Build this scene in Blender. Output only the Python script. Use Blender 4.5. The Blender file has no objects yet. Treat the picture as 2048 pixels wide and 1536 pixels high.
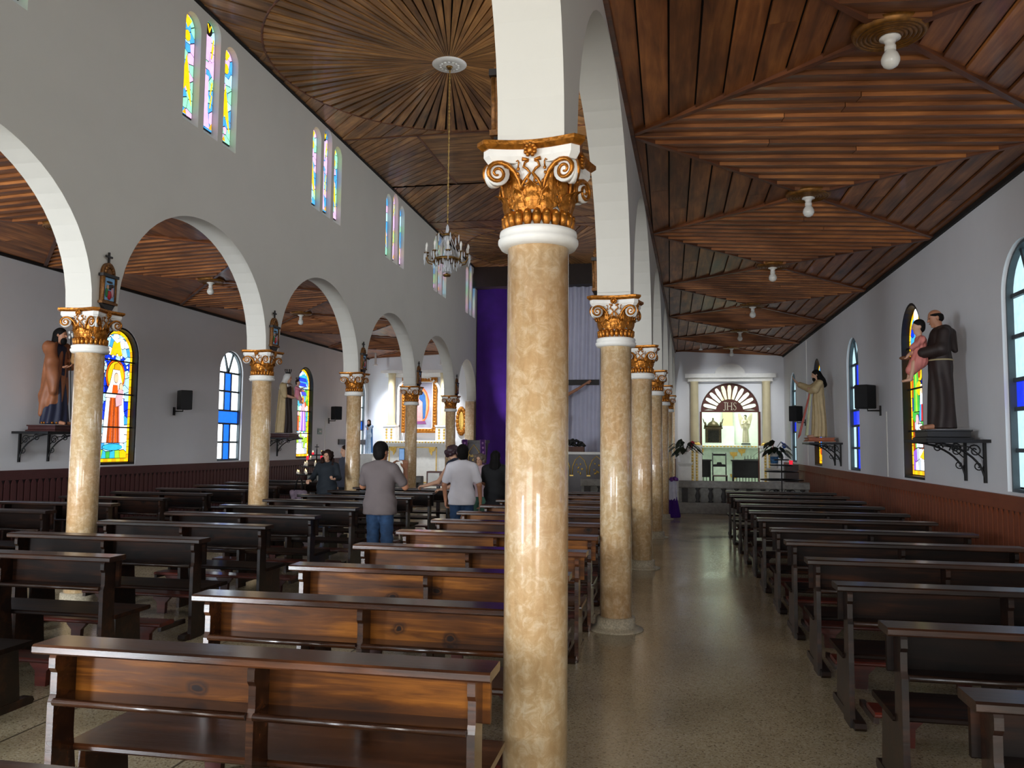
import bpy, bmesh, math, random
import numpy as np
from mathutils import Matrix, Vector
random.seed(7)
PI = math.pi
SC = bpy.context.scene
COL = SC.collection

# ------------------------------------------------------------------ camera
FPX = 1630.0
YAW, PITCH, ROLL = math.radians(10.98), math.radians(4.2), math.radians(0.52)
def camera():
    f = Vector((-math.sin(YAW)*math.cos(PITCH), math.cos(YAW)*math.cos(PITCH), math.sin(PITCH)))
    r = Vector((math.cos(YAW), math.sin(YAW), 0)); d = f.cross(r)
    r2 = r*math.cos(ROLL) - d*math.sin(ROLL); d2 = r*math.sin(ROLL) + d*math.cos(ROLL)
    m = Matrix(((r2.x, -d2.x, -f.x, 0), (r2.y, -d2.y, -f.y, 0), (r2.z, -d2.z, -f.z, 1.65), (0, 0, 0, 1)))
    c = bpy.data.cameras.new('camera'); c.sensor_fit = 'HORIZONTAL'; c.sensor_width = 36
    c.lens = FPX/2048*36; c.clip_start = 0.05; c.clip_end = 200
    o = bpy.data.objects.new('camera', c); o.matrix_world = m; COL.objects.link(o); SC.camera = o
camera()

# ------------------------------------------------------------------ world, light, exposure
SC.view_settings.view_transform = 'Standard'; SC.view_settings.look = 'None'
SC.view_settings.exposure = 0.25; SC.view_settings.gamma = 1.0; SC.view_settings.use_curve_mapping = False
SC.cycles.max_bounces = 7; SC.cycles.diffuse_bounces = 4; SC.cycles.adaptive_threshold = 0.02; SC.cycles.glossy_bounces = 3
SC.cycles.sample_clamp_indirect = 4.0
SC.cycles.use_denoising = True
w = bpy.data.worlds.new('overcast_sky'); SC.world = w; w.use_nodes = True
w.node_tree.nodes['Background'].inputs[0].default_value = (0.78, 0.88, 1.0, 1)
w.node_tree.nodes['Background'].inputs[1].default_value = 1.0

def area(name, loc, rot, sx, sy, power, color=(1, 1, 1), spread=180):
    l = bpy.data.lights.new(name, 'AREA'); l.shape = 'RECTANGLE'; l.size = sx; l.size_y = sy
    l.energy = power; l.color = color; l.spread = math.radians(spread)
    o = bpy.data.objects.new(name, l); o.location = loc; o.rotation_euler = rot; COL.objects.link(o); return o
# daylight through the three open entrance doors behind the photographer
area('daylight_main_door', (-3.2, -4.75, 2.3), (math.radians(74), 0, 0), 3.4, 4.4, 120, (1.0, 0.98, 0.95), 125)
area('daylight_aisle_door', (1.5, -4.75, 1.6), (math.radians(72), 0, 0), 1.9, 3.0, 138, (1.0, 0.97, 0.92), 125)
area('daylight_far_aisle_door', (-7.9, -4.75, 1.6), (math.radians(80), 0, 0), 1.9, 3.0, 540, (0.86, 0.93, 1.0), 115)
# area lamps added inside unseen clerestory windows to light the opposite nave wall
for k in range(6):
    yy = 5.6 + 3.75*k
    area('added_clerestory_light', (-0.62+.028*(yy-3.75)-.1, yy, 6.25), (0, math.radians(72), 0), 1.35, 1.15, 24, (0.88, 0.94, 1.0))

# ------------------------------------------------------------------ layout of the church (metres)
XR, XL, YB, YF = 3.3, -9.6, 25.0, -4.5          # outer walls, altar end, entrance end
ZN = 7.15                                       # nave ceiling
PIT = 3.74
YR = [-0.07, 3.66, 7.5, 11.25, 15.0, 18.75, 22.5]
YL = [-0.02, 3.7, 7.42, 11.15, 14.88, 18.6, 22.32]
def xr(y): return -0.59 + 0.028*(y-3.75)
def xl(y): return -5.9 - 0.013*(y-7.4)
def zr(x): return 4.34 + (XR-x)*0.055
def zl(x): return 4.40 + (x-XL)*0.045
ZCAP = 2.99
ORD = ['first', 'second', 'third', 'fourth', 'fifth', 'sixth', 'seventh', 'eighth', 'ninth', 'tenth', 'eleventh', 'twelfth', 'thirteenth', 'fourteenth', 'fifteenth']

# ------------------------------------------------------------------ helpers
def tag(o, label=None, cat=None, group=None, kind=None):
    if label: o['label'] = label
    if cat: o['category'] = cat
    if group: o['group'] = group
    if kind: o['kind'] = kind
    return o
def link(name, me, parent=None, loc=None, rz=0.0, mat=None):
    o = bpy.data.objects.new(name, me); COL.objects.link(o)
    if parent is not None: o.parent = parent
    if loc is not None: o.location = loc
    if rz: o.rotation_euler = (0, 0, rz)
    return o
def thing(name, label, cat, loc=(0, 0, 0), rz=0.0, group=None):
    o = bpy.data.objects.new(name, None); COL.objects.link(o); o.location = loc; o.rotation_euler = (0, 0, rz)
    o.empty_display_size = .1
    return tag(o, label, cat, group)
def tree_copy(o, parent=None):
    c = o.copy(); COL.objects.link(c)
    if parent is not None: c.parent = parent
    for ch in [x for x in o.children]: tree_copy(ch, c)
    return c

class MB:
    def __init__(s): s.v = []; s.f = []; s.sm = []
    def add(s, vs, fs, smooth=False):
        n = len(s.v); s.v += [tuple(p) for p in vs]; s.f += [tuple(i+n for i in f) for f in fs]; s.sm += [smooth]*len(fs); return s
    def box(s, x0, x1, y0, y1, z0, z1):
        return s.add([(x0,y0,z0),(x1,y0,z0),(x1,y1,z0),(x0,y1,z0),(x0,y0,z1),(x1,y0,z1),(x1,y1,z1),(x0,y1,z1)],
                     [(3,2,1,0),(4,5,6,7),(0,1,5,4),(1,2,6,5),(2,3,7,6),(3,0,4,7)])
    def bbox(s, x0, x1, y0, y1, z0, z1, b=.006):
        # box with bevelled edges running along the longest horizontal axis
        if x1-x0 >= y1-y0:
            return s.prism([(y0+b,z0),(y1-b,z0),(y1,z0+b),(y1,z1-b),(y1-b,z1),(y0+b,z1),(y0,z1-b),(y0,z0+b)], 'x', x0, x1)
        return s.prism([(x0+b,z0),(x1-b,z0),(x1,z0+b),(x1,z1-b),(x1-b,z1),(x0+b,z1),(x0,z1-b),(x0,z0+b)], 'y', y0, y1)
    def prism(s, poly, ax, a, b, smooth=False):
        n = len(poly)
        def P(u, v, t): return {'x': (t, u, v), 'y': (u, t, v), 'z': (u, v, t)}[ax]
        vs = [P(u, v, a) for u, v in poly]+[P(u, v, b) for u, v in poly]
        ar = sum(poly[i][0]*poly[(i+1)%n][1]-poly[(i+1)%n][0]*poly[i][1] for i in range(n))
        fs = [tuple(range(n))[::-1], tuple(range(n, 2*n))]
        sd = [(i, (i+1)%n, n+(i+1)%n, n+i) for i in range(n)]
        flip = (ar < 0) != (ax == 'y')
        if flip: fs = [f[::-1] for f in fs]; sd = [f[::-1] for f in sd]
        k = len(s.v); s.add(vs, fs); s.add([], [])
        s.f += [tuple(i+k for i in f) for f in sd]; s.sm += [smooth]*len(sd); return s
    def lathe(s, prof, n=24, c=(0, 0), smooth=True, a0=0, a1=2*PI):
        full = abs(a1-a0-2*PI) < 1e-6; m = n if full else n+1
        vs = [(c[0]+r*math.cos(a0+(a1-a0)*i/n), c[1]+r*math.sin(a0+(a1-a0)*i/n), z) for r, z in prof for i in range(m)]
        fs = [(j*m+i, j*m+(i+1)%m, (j+1)*m+(i+1)%m, (j+1)*m+i) for j in range(len(prof)-1) for i in range(n)]
        s.add(vs, fs, smooth)
        k = len(s.v)-len(vs)
        if full and prof[0][0] > 1e-4: s.f.append(tuple(range(k+m-1, k-1, -1))); s.sm.append(False)
        if full and prof[-1][0] > 1e-4: s.f.append(tuple(range(k+(len(prof)-1)*m, k+len(prof)*m))); s.sm.append(False)
        return s
    def tube(s, path, r, n=6, smooth=True, closed=False):
        P = [Vector(p) for p in path]; m = len(P); R = r if isinstance(r, (list, tuple)) else [r]*m
        vs = []; up = None
        for i in range(m):
            t = (P[(i+1) % m]-P[i-1]) if closed else (P[min(i+1, m-1)]-P[max(i-1, 0)])
            if t.length < 1e-9: t = Vector((0, 0, 1))
            t.normalize()
            if up is None: up = Vector((0, 0, 1)) if abs(t.z) < .9 else Vector((1, 0, 0))
            a = t.cross(up)
            if a.length < 1e-6: a = t.cross(Vector((1, 0, 0)))
            a.normalize(); b = a.cross(t); up = b
            for k in range(n):
                q = 2*PI*k/n; vs.append(P[i]+(a*math.cos(q)+b*math.sin(q))*R[i])
        mm = m if closed else m-1
        fs = [(i*n+k, ((i+1) % m)*n+k, ((i+1) % m)*n+(k+1) % n, i*n+(k+1) % n) for i in range(mm) for k in range(n)]
        s.add(vs, fs, smooth)
        if not closed:
            k0 = len(s.v)-len(vs); s.f.append(tuple(range(k0, k0+n))); s.f.append(tuple(range(k0+(m-1)*n, k0+m*n))[::-1]); s.sm += [False]*2
        return s
    def ell(s, c, r, n=10, m=7):
        vs = [(c[0], c[1], c[2]-r[2])]
        for j in range(1, m):
            q = -PI/2+PI*j/m
            vs += [(c[0]+r[0]*math.cos(q)*math.cos(2*PI*i/n), c[1]+r[1]*math.cos(q)*math.sin(2*PI*i/n), c[2]+r[2]*math.sin(q)) for i in range(n)]
        vs.append((c[0], c[1], c[2]+r[2])); L = len(vs)-1
        fs = [(0, 1+(i+1) % n, 1+i) for i in range(n)]
        fs += [(1+(j-1)*n+i, 1+(j-1)*n+(i+1) % n, 1+j*n+(i+1) % n, 1+j*n+i) for j in range(1, m-1) for i in range(n)]
        fs += [(L, 1+(m-2)*n+i, 1+(m-2)*n+(i+1) % n) for i in range(n)]
        return s.add(vs, fs, True)
    def xf(s, M):
        s.v = [tuple(M @ Vector(p)) for p in s.v]; return s
    def mesh(s, name, mat=None):
        me = bpy.data.meshes.new(name); me.from_pydata(s.v, [], s.f)
        me.polygons.foreach_set('use_smooth', s.sm[:len(me.polygons)])
        if mat: me.materials.append(mat)
        me.update(); return me
    def obj(s, name, mat, parent=None, loc=None, rz=0.0):
        return link(name, s.mesh(name, mat), parent, loc, rz)

# ------------------------------------------------------------------ materials
def srgb(r, g, b):
    f = lambda c: (c/255/12.92) if c/255 <= .04045 else ((c/255+.055)/1.055)**2.4
    return (f(r), f(g), f(b), 1)
def newmat(name):
    m = bpy.data.materials.new(name); m.use_nodes = True; nt = m.node_tree
    return m, nt, nt.nodes['Principled BSDF']
def N(nt, t, **kw):
    n = nt.nodes.new(t)
    for k, v in kw.items():
        if k in n.inputs: n.inputs[k].default_value = v
        else: setattr(n, k, v)
    return n
def ramp(nt, stops):
    r = nt.nodes.new('ShaderNodeValToRGB'); e = r.color_ramp.elements
    while len(e) < len(stops): e.new(.5)
    for i, (p, c) in enumerate(stops): e[i].position = p; e[i].color = c
    return r
MATS = {}
def plain(name, rgb, rough=.6, metal=0, var=.12, scale=8, bump=0, coat=0, spec=.5):
    if name in MATS: return MATS[name]
    m, nt, p = newmat(name); L = nt.links.new
    tc = N(nt, 'ShaderNodeTexCoord'); no = N(nt, 'ShaderNodeTexNoise', Scale=scale, Detail=4.0)
    L(tc.outputs['Object'], no.inputs['Vector'])
    c = srgb(*rgb); a = tuple(x*(1-var) for x in c[:3])+(1,); b = tuple(min(1, x*(1+var)) for x in c[:3])+(1,)
    r = ramp(nt, [(.3, a), (.7, b)]); L(no.outputs['Fac'], r.inputs['Fac']); L(r.outputs['Color'], p.inputs['Base Color'])
    p.inputs['Roughness'].default_value = rough; p.inputs['Metallic'].default_value = metal
    p.inputs['Coat Weight'].default_value = coat; p.inputs['Specular IOR Level'].default_value = spec
    if bump:
        bp = N(nt, 'ShaderNodeBump', Strength=bump, Distance=.01); L(no.outputs['Fac'], bp.inputs['Height']); L(bp.outputs['Normal'], p.inputs['Normal'])
    MATS[name] = m; return m
def glow(name, rgb, strength, base=None):
    if name in MATS: return MATS[name]
    m, nt, p = newmat(name); c = srgb(*rgb); L = nt.links.new
    tc = N(nt, 'ShaderNodeTexCoord'); no = N(nt, 'ShaderNodeTexNoise', Scale=14.0, Detail=2.0); L(tc.outputs['Object'], no.inputs['Vector'])
    r = ramp(nt, [(.25, tuple(x*.85 for x in c[:3])+(1,)), (.75, tuple(min(1, x*1.1) for x in c[:3])+(1,))]); L(no.outputs['Fac'], r.inputs['Fac'])
    p.inputs['Base Color'].default_value = tuple(x*.5 for x in c[:3])+(1,); p.inputs['Roughness'].default_value = .15
    L(r.outputs['Color'], p.inputs['Emission Color']); p.inputs['Emission Strength'].default_value = strength
    MATS[name] = m; return m
def wood(name, dark, mid, light, rough=.35, knots=0, axis=0, coat=.3, grain=1.0, ringc=None, spec=.5):
    m, nt, p = newmat(name); L = nt.links.new
    tc = N(nt, 'ShaderNodeTexCoord'); oi = N(nt, 'ShaderNodeObjectInfo')
    off = N(nt, 'ShaderNodeVectorMath', operation='SCALE'); off.inputs[0].default_value = (13.1, 7.7, 3.3); L(oi.outputs['Random'], off.inputs['Scale'])
    add = N(nt, 'ShaderNodeVectorMath', operation='ADD'); L(tc.outputs['Object'], add.inputs[0]); L(off.outputs[0], add.inputs[1])
    sc = [22*grain]*3; sc[axis] = 1.6*grain
    mp = N(nt, 'ShaderNodeMapping'); mp.inputs['Scale'].default_value = sc; L(add.outputs[0], mp.inputs['Vector'])
    n1 = N(nt, 'ShaderNodeTexNoise', Scale=1.0, Detail=6.0, Roughness=.62, Distortion=.6); L(mp.outputs[0], n1.inputs['Vector'])
    sc2 = [5.0]*3; sc2[axis] = 1.5
    mp2 = N(nt, 'ShaderNodeMapping'); mp2.inputs['Scale'].default_value = sc2; L(add.outputs[0], mp2.inputs['Vector'])
    n2 = N(nt, 'ShaderNodeTexNoise', Scale=1.0, Detail=3.0); L(mp2.outputs[0], n2.inputs['Vector'])
    mx = N(nt, 'ShaderNodeMix'); mx.inputs[0].default_value = .5; L(n1.outputs['Fac'], mx.inputs[2]); L(n2.outputs['Fac'], mx.inputs[3])
    r = ramp(nt, [(.34, srgb(*dark)), (.5, srgb(*mid)), (.64, srgb(*light))]); L(mx.outputs[0], r.inputs['Fac'])
    out = r.outputs['Color']
    if knots:
        sc3 = [4.2]*3; sc3[axis] = 3.0
        mp3 = N(nt, 'ShaderNodeMapping'); mp3.inputs['Scale'].default_value = sc3; L(add.outputs[0], mp3.inputs['Vector'])
        vo = N(nt, 'ShaderNodeTexVoronoi', Scale=1.0, voronoi_dimensions='2D'); vo.inputs['Randomness'].default_value = .9
        sx = N(nt, 'ShaderNodeSeparateXYZ'); cx = N(nt, 'ShaderNodeCombineXYZ'); L(mp3.outputs[0], sx.inputs[0]); L(sx.outputs[0], cx.inputs[0]); L(sx.outputs[2], cx.inputs[1])
        dn = N(nt, 'ShaderNodeTexNoise', Scale=3.0, Detail=2.0); L(mp3.outputs[0], dn.inputs['Vector']); dm = N(nt, 'ShaderNodeVectorMath', operation='MULTIPLY_ADD'); dm.inputs[1].default_value = (.22, .14, 0); L(dn.outputs['Color'], dm.inputs[0]); L(cx.outputs[0], dm.inputs[2]); L(dm.outputs[0], vo.inputs['Vector'])
        kr = ramp(nt, [(.05, (1, 1, 1, 1)), (.075, (.3, .3, .3, 1)), (.1, (.75, .75, .75, 1)), (.16, (0, 0, 0, 1))]); L(vo.outputs['Distance'], kr.inputs['Fac'])
        ks = N(nt, 'ShaderNodeSeparateColor'); L(vo.outputs['Color'], ks.inputs[0]); kg = N(nt, 'ShaderNodeMath', operation='GREATER_THAN'); kg.inputs[1].default_value = .4; L(ks.outputs[0], kg.inputs[0]); km = N(nt, 'ShaderNodeMath', operation='MULTIPLY'); L(kg.outputs[0], km.inputs[0]); L(kr.outputs['Color'], km.inputs[1])
        mk = N(nt, 'ShaderNodeMix', data_type='RGBA'); L(km.outputs[0], mk.inputs[0]); L(out, mk.inputs[6]); mk.inputs[7].default_value = srgb(*(ringc or dark)); out = mk.outputs[2]
    hv = N(nt, 'ShaderNodeHueSaturation'); mr = N(nt, 'ShaderNodeMapRange'); mr.inputs[3].default_value = .72; mr.inputs[4].default_value = 1.28
    L(oi.outputs['Random'], mr.inputs[0]); L(mr.outputs[0], hv.inputs['Value']); L(out, hv.inputs['Color']); L(hv.outputs[0], p.inputs['Base Color'])
    bp = N(nt, 'ShaderNodeBump', Strength=.25, Distance=.004); L(n1.outputs['Fac'], bp.inputs['Height']); L(bp.outputs['Normal'], p.inputs['Normal'])
    p.inputs['Specular IOR Level'].default_value = spec
    p.inputs['Roughness'].default_value = rough; p.inputs['Coat Weight'].default_value = coat; p.inputs['Coat Roughness'].default_value = .12
    MATS[name] = m; return m
def plaster(name, rgb, rough=.75, var=.06):
    m, nt, p = newmat(name); L = nt.links.new
    tc = N(nt, 'ShaderNodeTexCoord')
    n1 = N(nt, 'ShaderNodeTexNoise', Scale=.9, Detail=5.0, Roughness=.6); L(tc.outputs['Object'], n1.inputs['Vector'])
    c = srgb(*rgb); r = ramp(nt, [(.3, tuple(x*(1-var) for x in c[:3])+(1,)), (.7, c)]); L(n1.outputs['Fac'], r.inputs['Fac']); L(r.outputs['Color'], p.inputs['Base Color'])
    n2 = N(nt, 'ShaderNodeTexNoise', Scale=9.0, Detail=4.0); L(tc.outputs['Object'], n2.inputs['Vector'])
    bp = N(nt, 'ShaderNodeBump', Strength=.12, Distance=.01); L(n2.outputs['Fac'], bp.inputs['Height']); L(bp.outputs['Normal'], p.inputs['Normal'])
    p.inputs['Roughness'].default_value = rough; MATS[name] = m; return m
def terrazzo():
    m, nt, p = newmat('terrazzo_floor'); L = nt.links.new
    tc = N(nt, 'ShaderNodeTexCoord')
    vo = N(nt, 'ShaderNodeTexVoronoi', Scale=120.0); L(tc.outputs['Object'], vo.inputs['Vector'])
    sep = N(nt, 'ShaderNodeSeparateColor'); L(vo.outputs['Color'], sep.inputs[0])
    r = ramp(nt, [(0, srgb(126, 112, 88)), (.06, srgb(148, 132, 106)), (.12, srgb(188, 172, 138)), (.6, srgb(202, 188, 154)), (1, srgb(218, 206, 178))])
    L(sep.outputs[0], r.inputs['Fac'])
    n1 = N(nt, 'ShaderNodeTexNoise', Scale=.8, Detail=4.0); L(tc.outputs['Object'], n1.inputs['Vector'])
    r2 = ramp(nt, [(.35, (.72, .72, .72, 1)), (.65, (1, 1, 1, 1))]); L(n1.outputs['Fac'], r2.inputs['Fac'])
    mx = N(nt, 'ShaderNodeMix', data_type='RGBA', blend_type='MULTIPLY'); mx.inputs[0].default_value = 1; L(r.outputs[0], mx.inputs[6]); L(r2.outputs[0], mx.inputs[7]); L(mx.outputs[2], p.inputs['Base Color'])
    r3 = ramp(nt, [(.3, (.13, .13, .13, 1)), (.7, (.26, .26, .26, 1))]); L(n1.outputs['Fac'], r3.inputs['Fac']); L(r3.outputs[0], p.inputs['Roughness'])
    n2 = N(nt, 'ShaderNodeTexNoise', Scale=2.2, Detail=2.0); L(tc.outputs['Object'], n2.inputs['Vector'])
    bp = N(nt, 'ShaderNodeBump', Strength=.08, Distance=.02); L(n2.outputs['Fac'], bp.inputs['Height']); L(bp.outputs['Normal'], p.inputs['Normal'])
    MATS['floor'] = m; return m
def faux_marble():
    m, nt, p = newmat('painted_marble'); L = nt.links.new
    tc = N(nt, 'ShaderNodeTexCoord'); oi = N(nt, 'ShaderNodeObjectInfo')
    off = N(nt, 'ShaderNodeVectorMath', operation='SCALE'); off.inputs[0].default_value = (5.1, 3.7, 9.3); L(oi.outputs['Random'], off.inputs['Scale'])
    add = N(nt, 'ShaderNodeVectorMath', operation='ADD'); L(tc.outputs['Object'], add.inputs[0]); L(off.outputs[0], add.inputs[1])
    n1 = N(nt, 'ShaderNodeTexNoise', Scale=19.0, Detail=8.0, Roughness=.72, Distortion=.6); L(add.outputs[0], n1.inputs['Vector'])
    mp = N(nt, 'ShaderNodeMapping'); mp.inputs['Scale'].default_value = (30, 30, 6); L(add.outputs[0], mp.inputs['Vector'])
    n2 = N(nt, 'ShaderNodeTexNoise', Scale=1.0, Detail=4.0); L(mp.outputs[0], n2.inputs['Vector'])
    n3 = N(nt, 'ShaderNodeTexNoise', Scale=1.3, Detail=2.0); L(add.outputs[0], n3.inputs['Vector'])
    r = ramp(nt, [(.4, srgb(206, 172, 128)), (.5, srgb(214, 184, 142)), (.54, srgb(221, 195, 157)), (.64, srgb(231, 211, 180))]); L(n1.outputs['Fac'], r.inputs['Fac'])
    r2 = ramp(nt, [(.3, (.78, .74, .68, 1)), (.6, (1, 1, 1, 1))]); L(n2.outputs['Fac'], r2.inputs['Fac'])
    r3 = ramp(nt, [(.4, (1, .9, .82, 1)), (.6, (1, 1, .97, 1))]); L(n3.outputs['Fac'], r3.inputs['Fac'])
    a = N(nt, 'ShaderNodeMix', data_type='RGBA', blend_type='MULTIPLY'); a.inputs[0].default_value = .8; L(r.outputs[0], a.inputs[6]); L(r2.outputs[0], a.inputs[7])
    b = N(nt, 'ShaderNodeMix', data_type='RGBA', blend_type='MULTIPLY'); b.inputs[0].default_value = 1; L(a.outputs[2], b.inputs[6]); L(r3.outputs[0], b.inputs[7]); L(b.outputs[2], p.inputs['Base Color'])
    bp = N(nt, 'ShaderNodeBump', Strength=.06, Distance=.01); L(n1.outputs['Fac'], bp.inputs['Height']); L(bp.outputs['Normal'], p.inputs['Normal'])
    p.inputs['Roughness'].default_value = .32; p.inputs['Coat Weight'].default_value = .8; p.inputs['Coat Roughness'].default_value = .05
    MATS['marble'] = m; return m

WALL = plaster('brightened_white_plaster', (238, 239, 243)); NAVE = plaster('dimmed_nave_plaster', (215, 212, 203))  # aisle plaster lightened, cream nave plaster darkened: light level evened out in the colour
FLOOR = terrazzo(); MARB = faux_marble()
GOLD = plain('gilding', (172, 108, 36), .36, .7, .4, 40, .4); WHITE = plain('white_gesso', (236, 234, 228), .55, 0, .05, 12, .1)
GOLD2 = plain('pale_gilding', (214, 176, 88), .4, .6, .25, 40, .3)
BLACK = plain('black_iron', (22, 21, 22), .45, .3, .2); LEAD = plain('lead_came', (9, 9, 11), .6)
CEILP = wood('ceiling_plank_wood', (82, 46, 20), (136, 80, 38), (180, 114, 58), .5, 0, 0, .1, .7)
CEILN = wood('nave_plank_wood', (84, 56, 30), (150, 104, 58), (196, 144, 86), .45, 0, 0, .15, .7)
CEILB = plain('ceiling_backing', (20, 13, 9), .8); BATT = wood('ceiling_batten_wood', (62, 36, 22), (104, 60, 36), (134, 80, 46), .5, 0, 0, .1)
PEWD = wood('dark_stained_wood', (10, 6, 5), (27, 15, 10), (60, 32, 16), .5, 1, 0, .03, 1, (8, 5, 4), .15)
PEWDT = wood('dark_pew_rail_wood', (13, 8, 6), (34, 19, 12), (64, 36, 20), .32, 0, 0, .14)
PEWH = wood('honey_pine_wood', (38, 18, 6), (100, 56, 17), (164, 100, 34), .45, 1, 0, .04, 1, (30, 12, 5), .2)
PEWT = wood('pew_rail_wood', (24, 14, 10), (58, 33, 20), (100, 58, 32), .22, 0, 0, .5)
PEWR = wood('kneeler_red_wood', (40, 12, 8), (76, 24, 16), (104, 38, 24), .35, 0, 0, .3)
WAINR = plain('wainscot_red_brown', (134, 70, 42), .5, 0, .12, 6); WAINB = plain('wainscot_backing', (46, 22, 17), .6)
WAINL = plain('wainscot_maroon', (84, 46, 46), .5, 0, .12, 6); WAINLB = plain('wainscot_maroon_backing', (26, 13, 15), .6)
STONE = plain('grey_stone', (150, 148, 142), .7, 0, .18, 14, .2); DSTONE = plain('dark_stone', (70, 69, 68), .7, 0, .2, 14, .2)
SKIN = plain('skin', (176, 122, 92), .5, 0, .08); SKIN2 = plain('light_skin', (206, 158, 130), .5, 0, .08)
HAIR = plain('black_hair', (15, 12, 11), .75, 0, .3, 30, .3, 0, .2); HAIRB = plain('brown_hair', (42, 25, 19), .75, 0, .3, 30, .3, 0, .2)
# ------------------------------------------------------------------ walls with real openings
class Op:
    def __init__(s, s0, s1, lo, spring=None, rise=None, hi=None, n=20):
        s.s0, s.s1, s.lo = s0, s1, lo
        s.spring = spring if spring is not None else hi; s.rise = rise or 0; s.n = n
    def top(s, x):
        if not s.rise: return s.spring
        c = (s.s0+s.s1)/2; a = (s.s1-s.s0)/2; u = max(0, 1-((x-c)/a)**2)
        return s.spring + s.rise*math.sqrt(u)
    def cuts(s):
        if not s.rise: return [s.s0, s.s1]
        c = (s.s0+s.s1)/2; a = (s.s1-s.s0)/2
        return [c-a*math.cos(PI*i/s.n) for i in range(s.n+1)]
def wall(name, x, y, ang, s0, s1, z0, z1, t, ops, mat, zt=None, parent=None):
    """wall in local (s, depth 0..t, z); placed at (x, y) and turned by ang"""
    zt = zt or (lambda s: z1)
    cs = sorted(set([round(c, 5) for o in ops for c in o.cuts() if s0 <= c <= s1] + [s0, s1]))
    m = MB()
    for a, b in zip(cs, cs[1:]):
        if b-a < 1e-5: continue
        mid = (a+b)/2; act = sorted([o for o in ops if o.s0 < mid < o.s1], key=lambda o: o.lo)
        lo = [(z0, z0)]; hi = []
        for o in act: hi.append((o.lo, o.lo)); lo.append((o.top(a), o.top(b)))
        hi.append((zt(a), zt(b)))
        for (la, lb), (ha, hb) in zip(lo, hi):
            if ha-la < 1e-5 and hb-lb < 1e-5: continue
            m.add([(a, 0, la), (b, 0, lb), (b, 0, hb), (a, 0, ha)], [(0, 1, 2, 3)])
            m.add([(a, t, la), (b, t, lb), (b, t, hb), (a, t, ha)], [(3, 2, 1, 0)])
        for o in act:
            if o.lo > z0+1e-3: m.add([(a, 0, o.lo), (b, 0, o.lo), (b, t, o.lo), (a, t, o.lo)], [(0, 1, 2, 3)])
            m.add([(a, 0, o.top(a)), (b, 0, o.top(b)), (b, t, o.top(b)), (a, t, o.top(a))], [(3, 2, 1, 0)], o.rise > 0)
        m.add([(a, 0, zt(a)), (b, 0, zt(b)), (b, t, zt(b)), (a, t, zt(a))], [(0, 1, 2, 3)])
        if not act or act[0].lo > z0+1e-4: m.add([(a, 0, z0), (b, 0, z0), (b, t, z0), (a, t, z0)], [(3, 2, 1, 0)])
    for o in ops:
        for e, w in ((o.s0, 0), (o.s1, 1)):
            h = o.spring
            if h > o.lo: m.add([(e, 0, o.lo), (e, t, o.lo), (e, t, h), (e, 0, h)], [(0, 1, 2, 3) if w == 0 else (3, 2, 1, 0)])
    for e in (s0, s1): m.add([(e, 0, z0), (e, t, z0), (e, t, zt(e)), (e, 0, zt(e))], [(0, 1, 2, 3)])
    o = m.obj(name, mat, parent, (x, y, 0), ang)
    if parent is None: tag(o, kind='structure')
    return o

WS, WR, WW = 1.22, 3.17, .49            # window sill, spring line, half width
WIN_R = [(4.78, 'figure_d'), (8.47, 'cross'), (12.14, 'figure_b'), (15.85, 'cross'), (19.55, 'figure_c'), (23.22, 'cross')]
WIN_L = [(5.2, 'figure_d'), (9.05, 'cross'), (12.88, 'figure_a'), (16.62, 'cross'), (20.4, 'figure_e'), (24.3, 'cross')]
def wops(lst): return [Op(y-WW, y+WW, WS, WR, WW) for y, k in lst]
# side walls: local s runs along +Y (turned 90 degrees), depth runs to -X
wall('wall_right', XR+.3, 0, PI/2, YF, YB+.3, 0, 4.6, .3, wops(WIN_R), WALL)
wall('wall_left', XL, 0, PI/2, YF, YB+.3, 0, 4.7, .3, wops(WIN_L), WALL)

LANC = [(-.46, .17, 5.55, 6.78), (0, .17, 5.55, 6.93), (.46, .17, 5.55, 6.78)]      # offset, half width, sill, spring
CLER_L = [(YL[i]+YL[i+1])/2 for i in range(1, 6)] + [24.15]
CLER_L = [5.56, 9.28, 13.0, 16.72, 20.44, 23.95]
def lops(ys): return [Op(y+o-w, y+o+w, lo, sp, w, n=10) for y in ys for o, w, lo, sp in LANC]
def arcade(name, ys, xf, slope, end, ylast, face, clear):
    ops = []
    for a, b in zip(ys, ys[1:]+[ylast]):
        ops.append(Op(a+.2, b-.2, 0.0, ZCAP+.03, 1.42 if b-a > 3 else 1.15, n=28))
    # piers below the capitals are columns: cut the wall away there too
    ang = PI/2 - math.atan(slope); c = math.cos(math.atan(slope))
    x0 = xf(0)+face
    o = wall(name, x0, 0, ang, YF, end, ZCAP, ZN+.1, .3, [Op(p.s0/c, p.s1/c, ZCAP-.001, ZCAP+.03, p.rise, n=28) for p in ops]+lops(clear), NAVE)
    return o
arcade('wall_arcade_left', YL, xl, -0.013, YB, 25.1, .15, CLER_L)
CLER_R = [(YR[i]+YR[i+1])/2 for i in range(0, 6)]
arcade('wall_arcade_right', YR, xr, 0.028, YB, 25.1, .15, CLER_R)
# entrance wall with three open doorways, behind the photographer
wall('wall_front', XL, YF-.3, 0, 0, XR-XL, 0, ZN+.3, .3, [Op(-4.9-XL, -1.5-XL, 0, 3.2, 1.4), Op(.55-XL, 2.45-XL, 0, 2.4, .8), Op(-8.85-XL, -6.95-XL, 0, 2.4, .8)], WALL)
# altar-end wall: chapel arch in the aisle
CHX = 1.75
wall('wall_back', XL, YB, 0, 0, XR-XL, 0, ZN+.3, .3, [Op(CHX-.84-XL, CHX+.84-XL, .28, 2.68, .84)], WALL)
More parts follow.
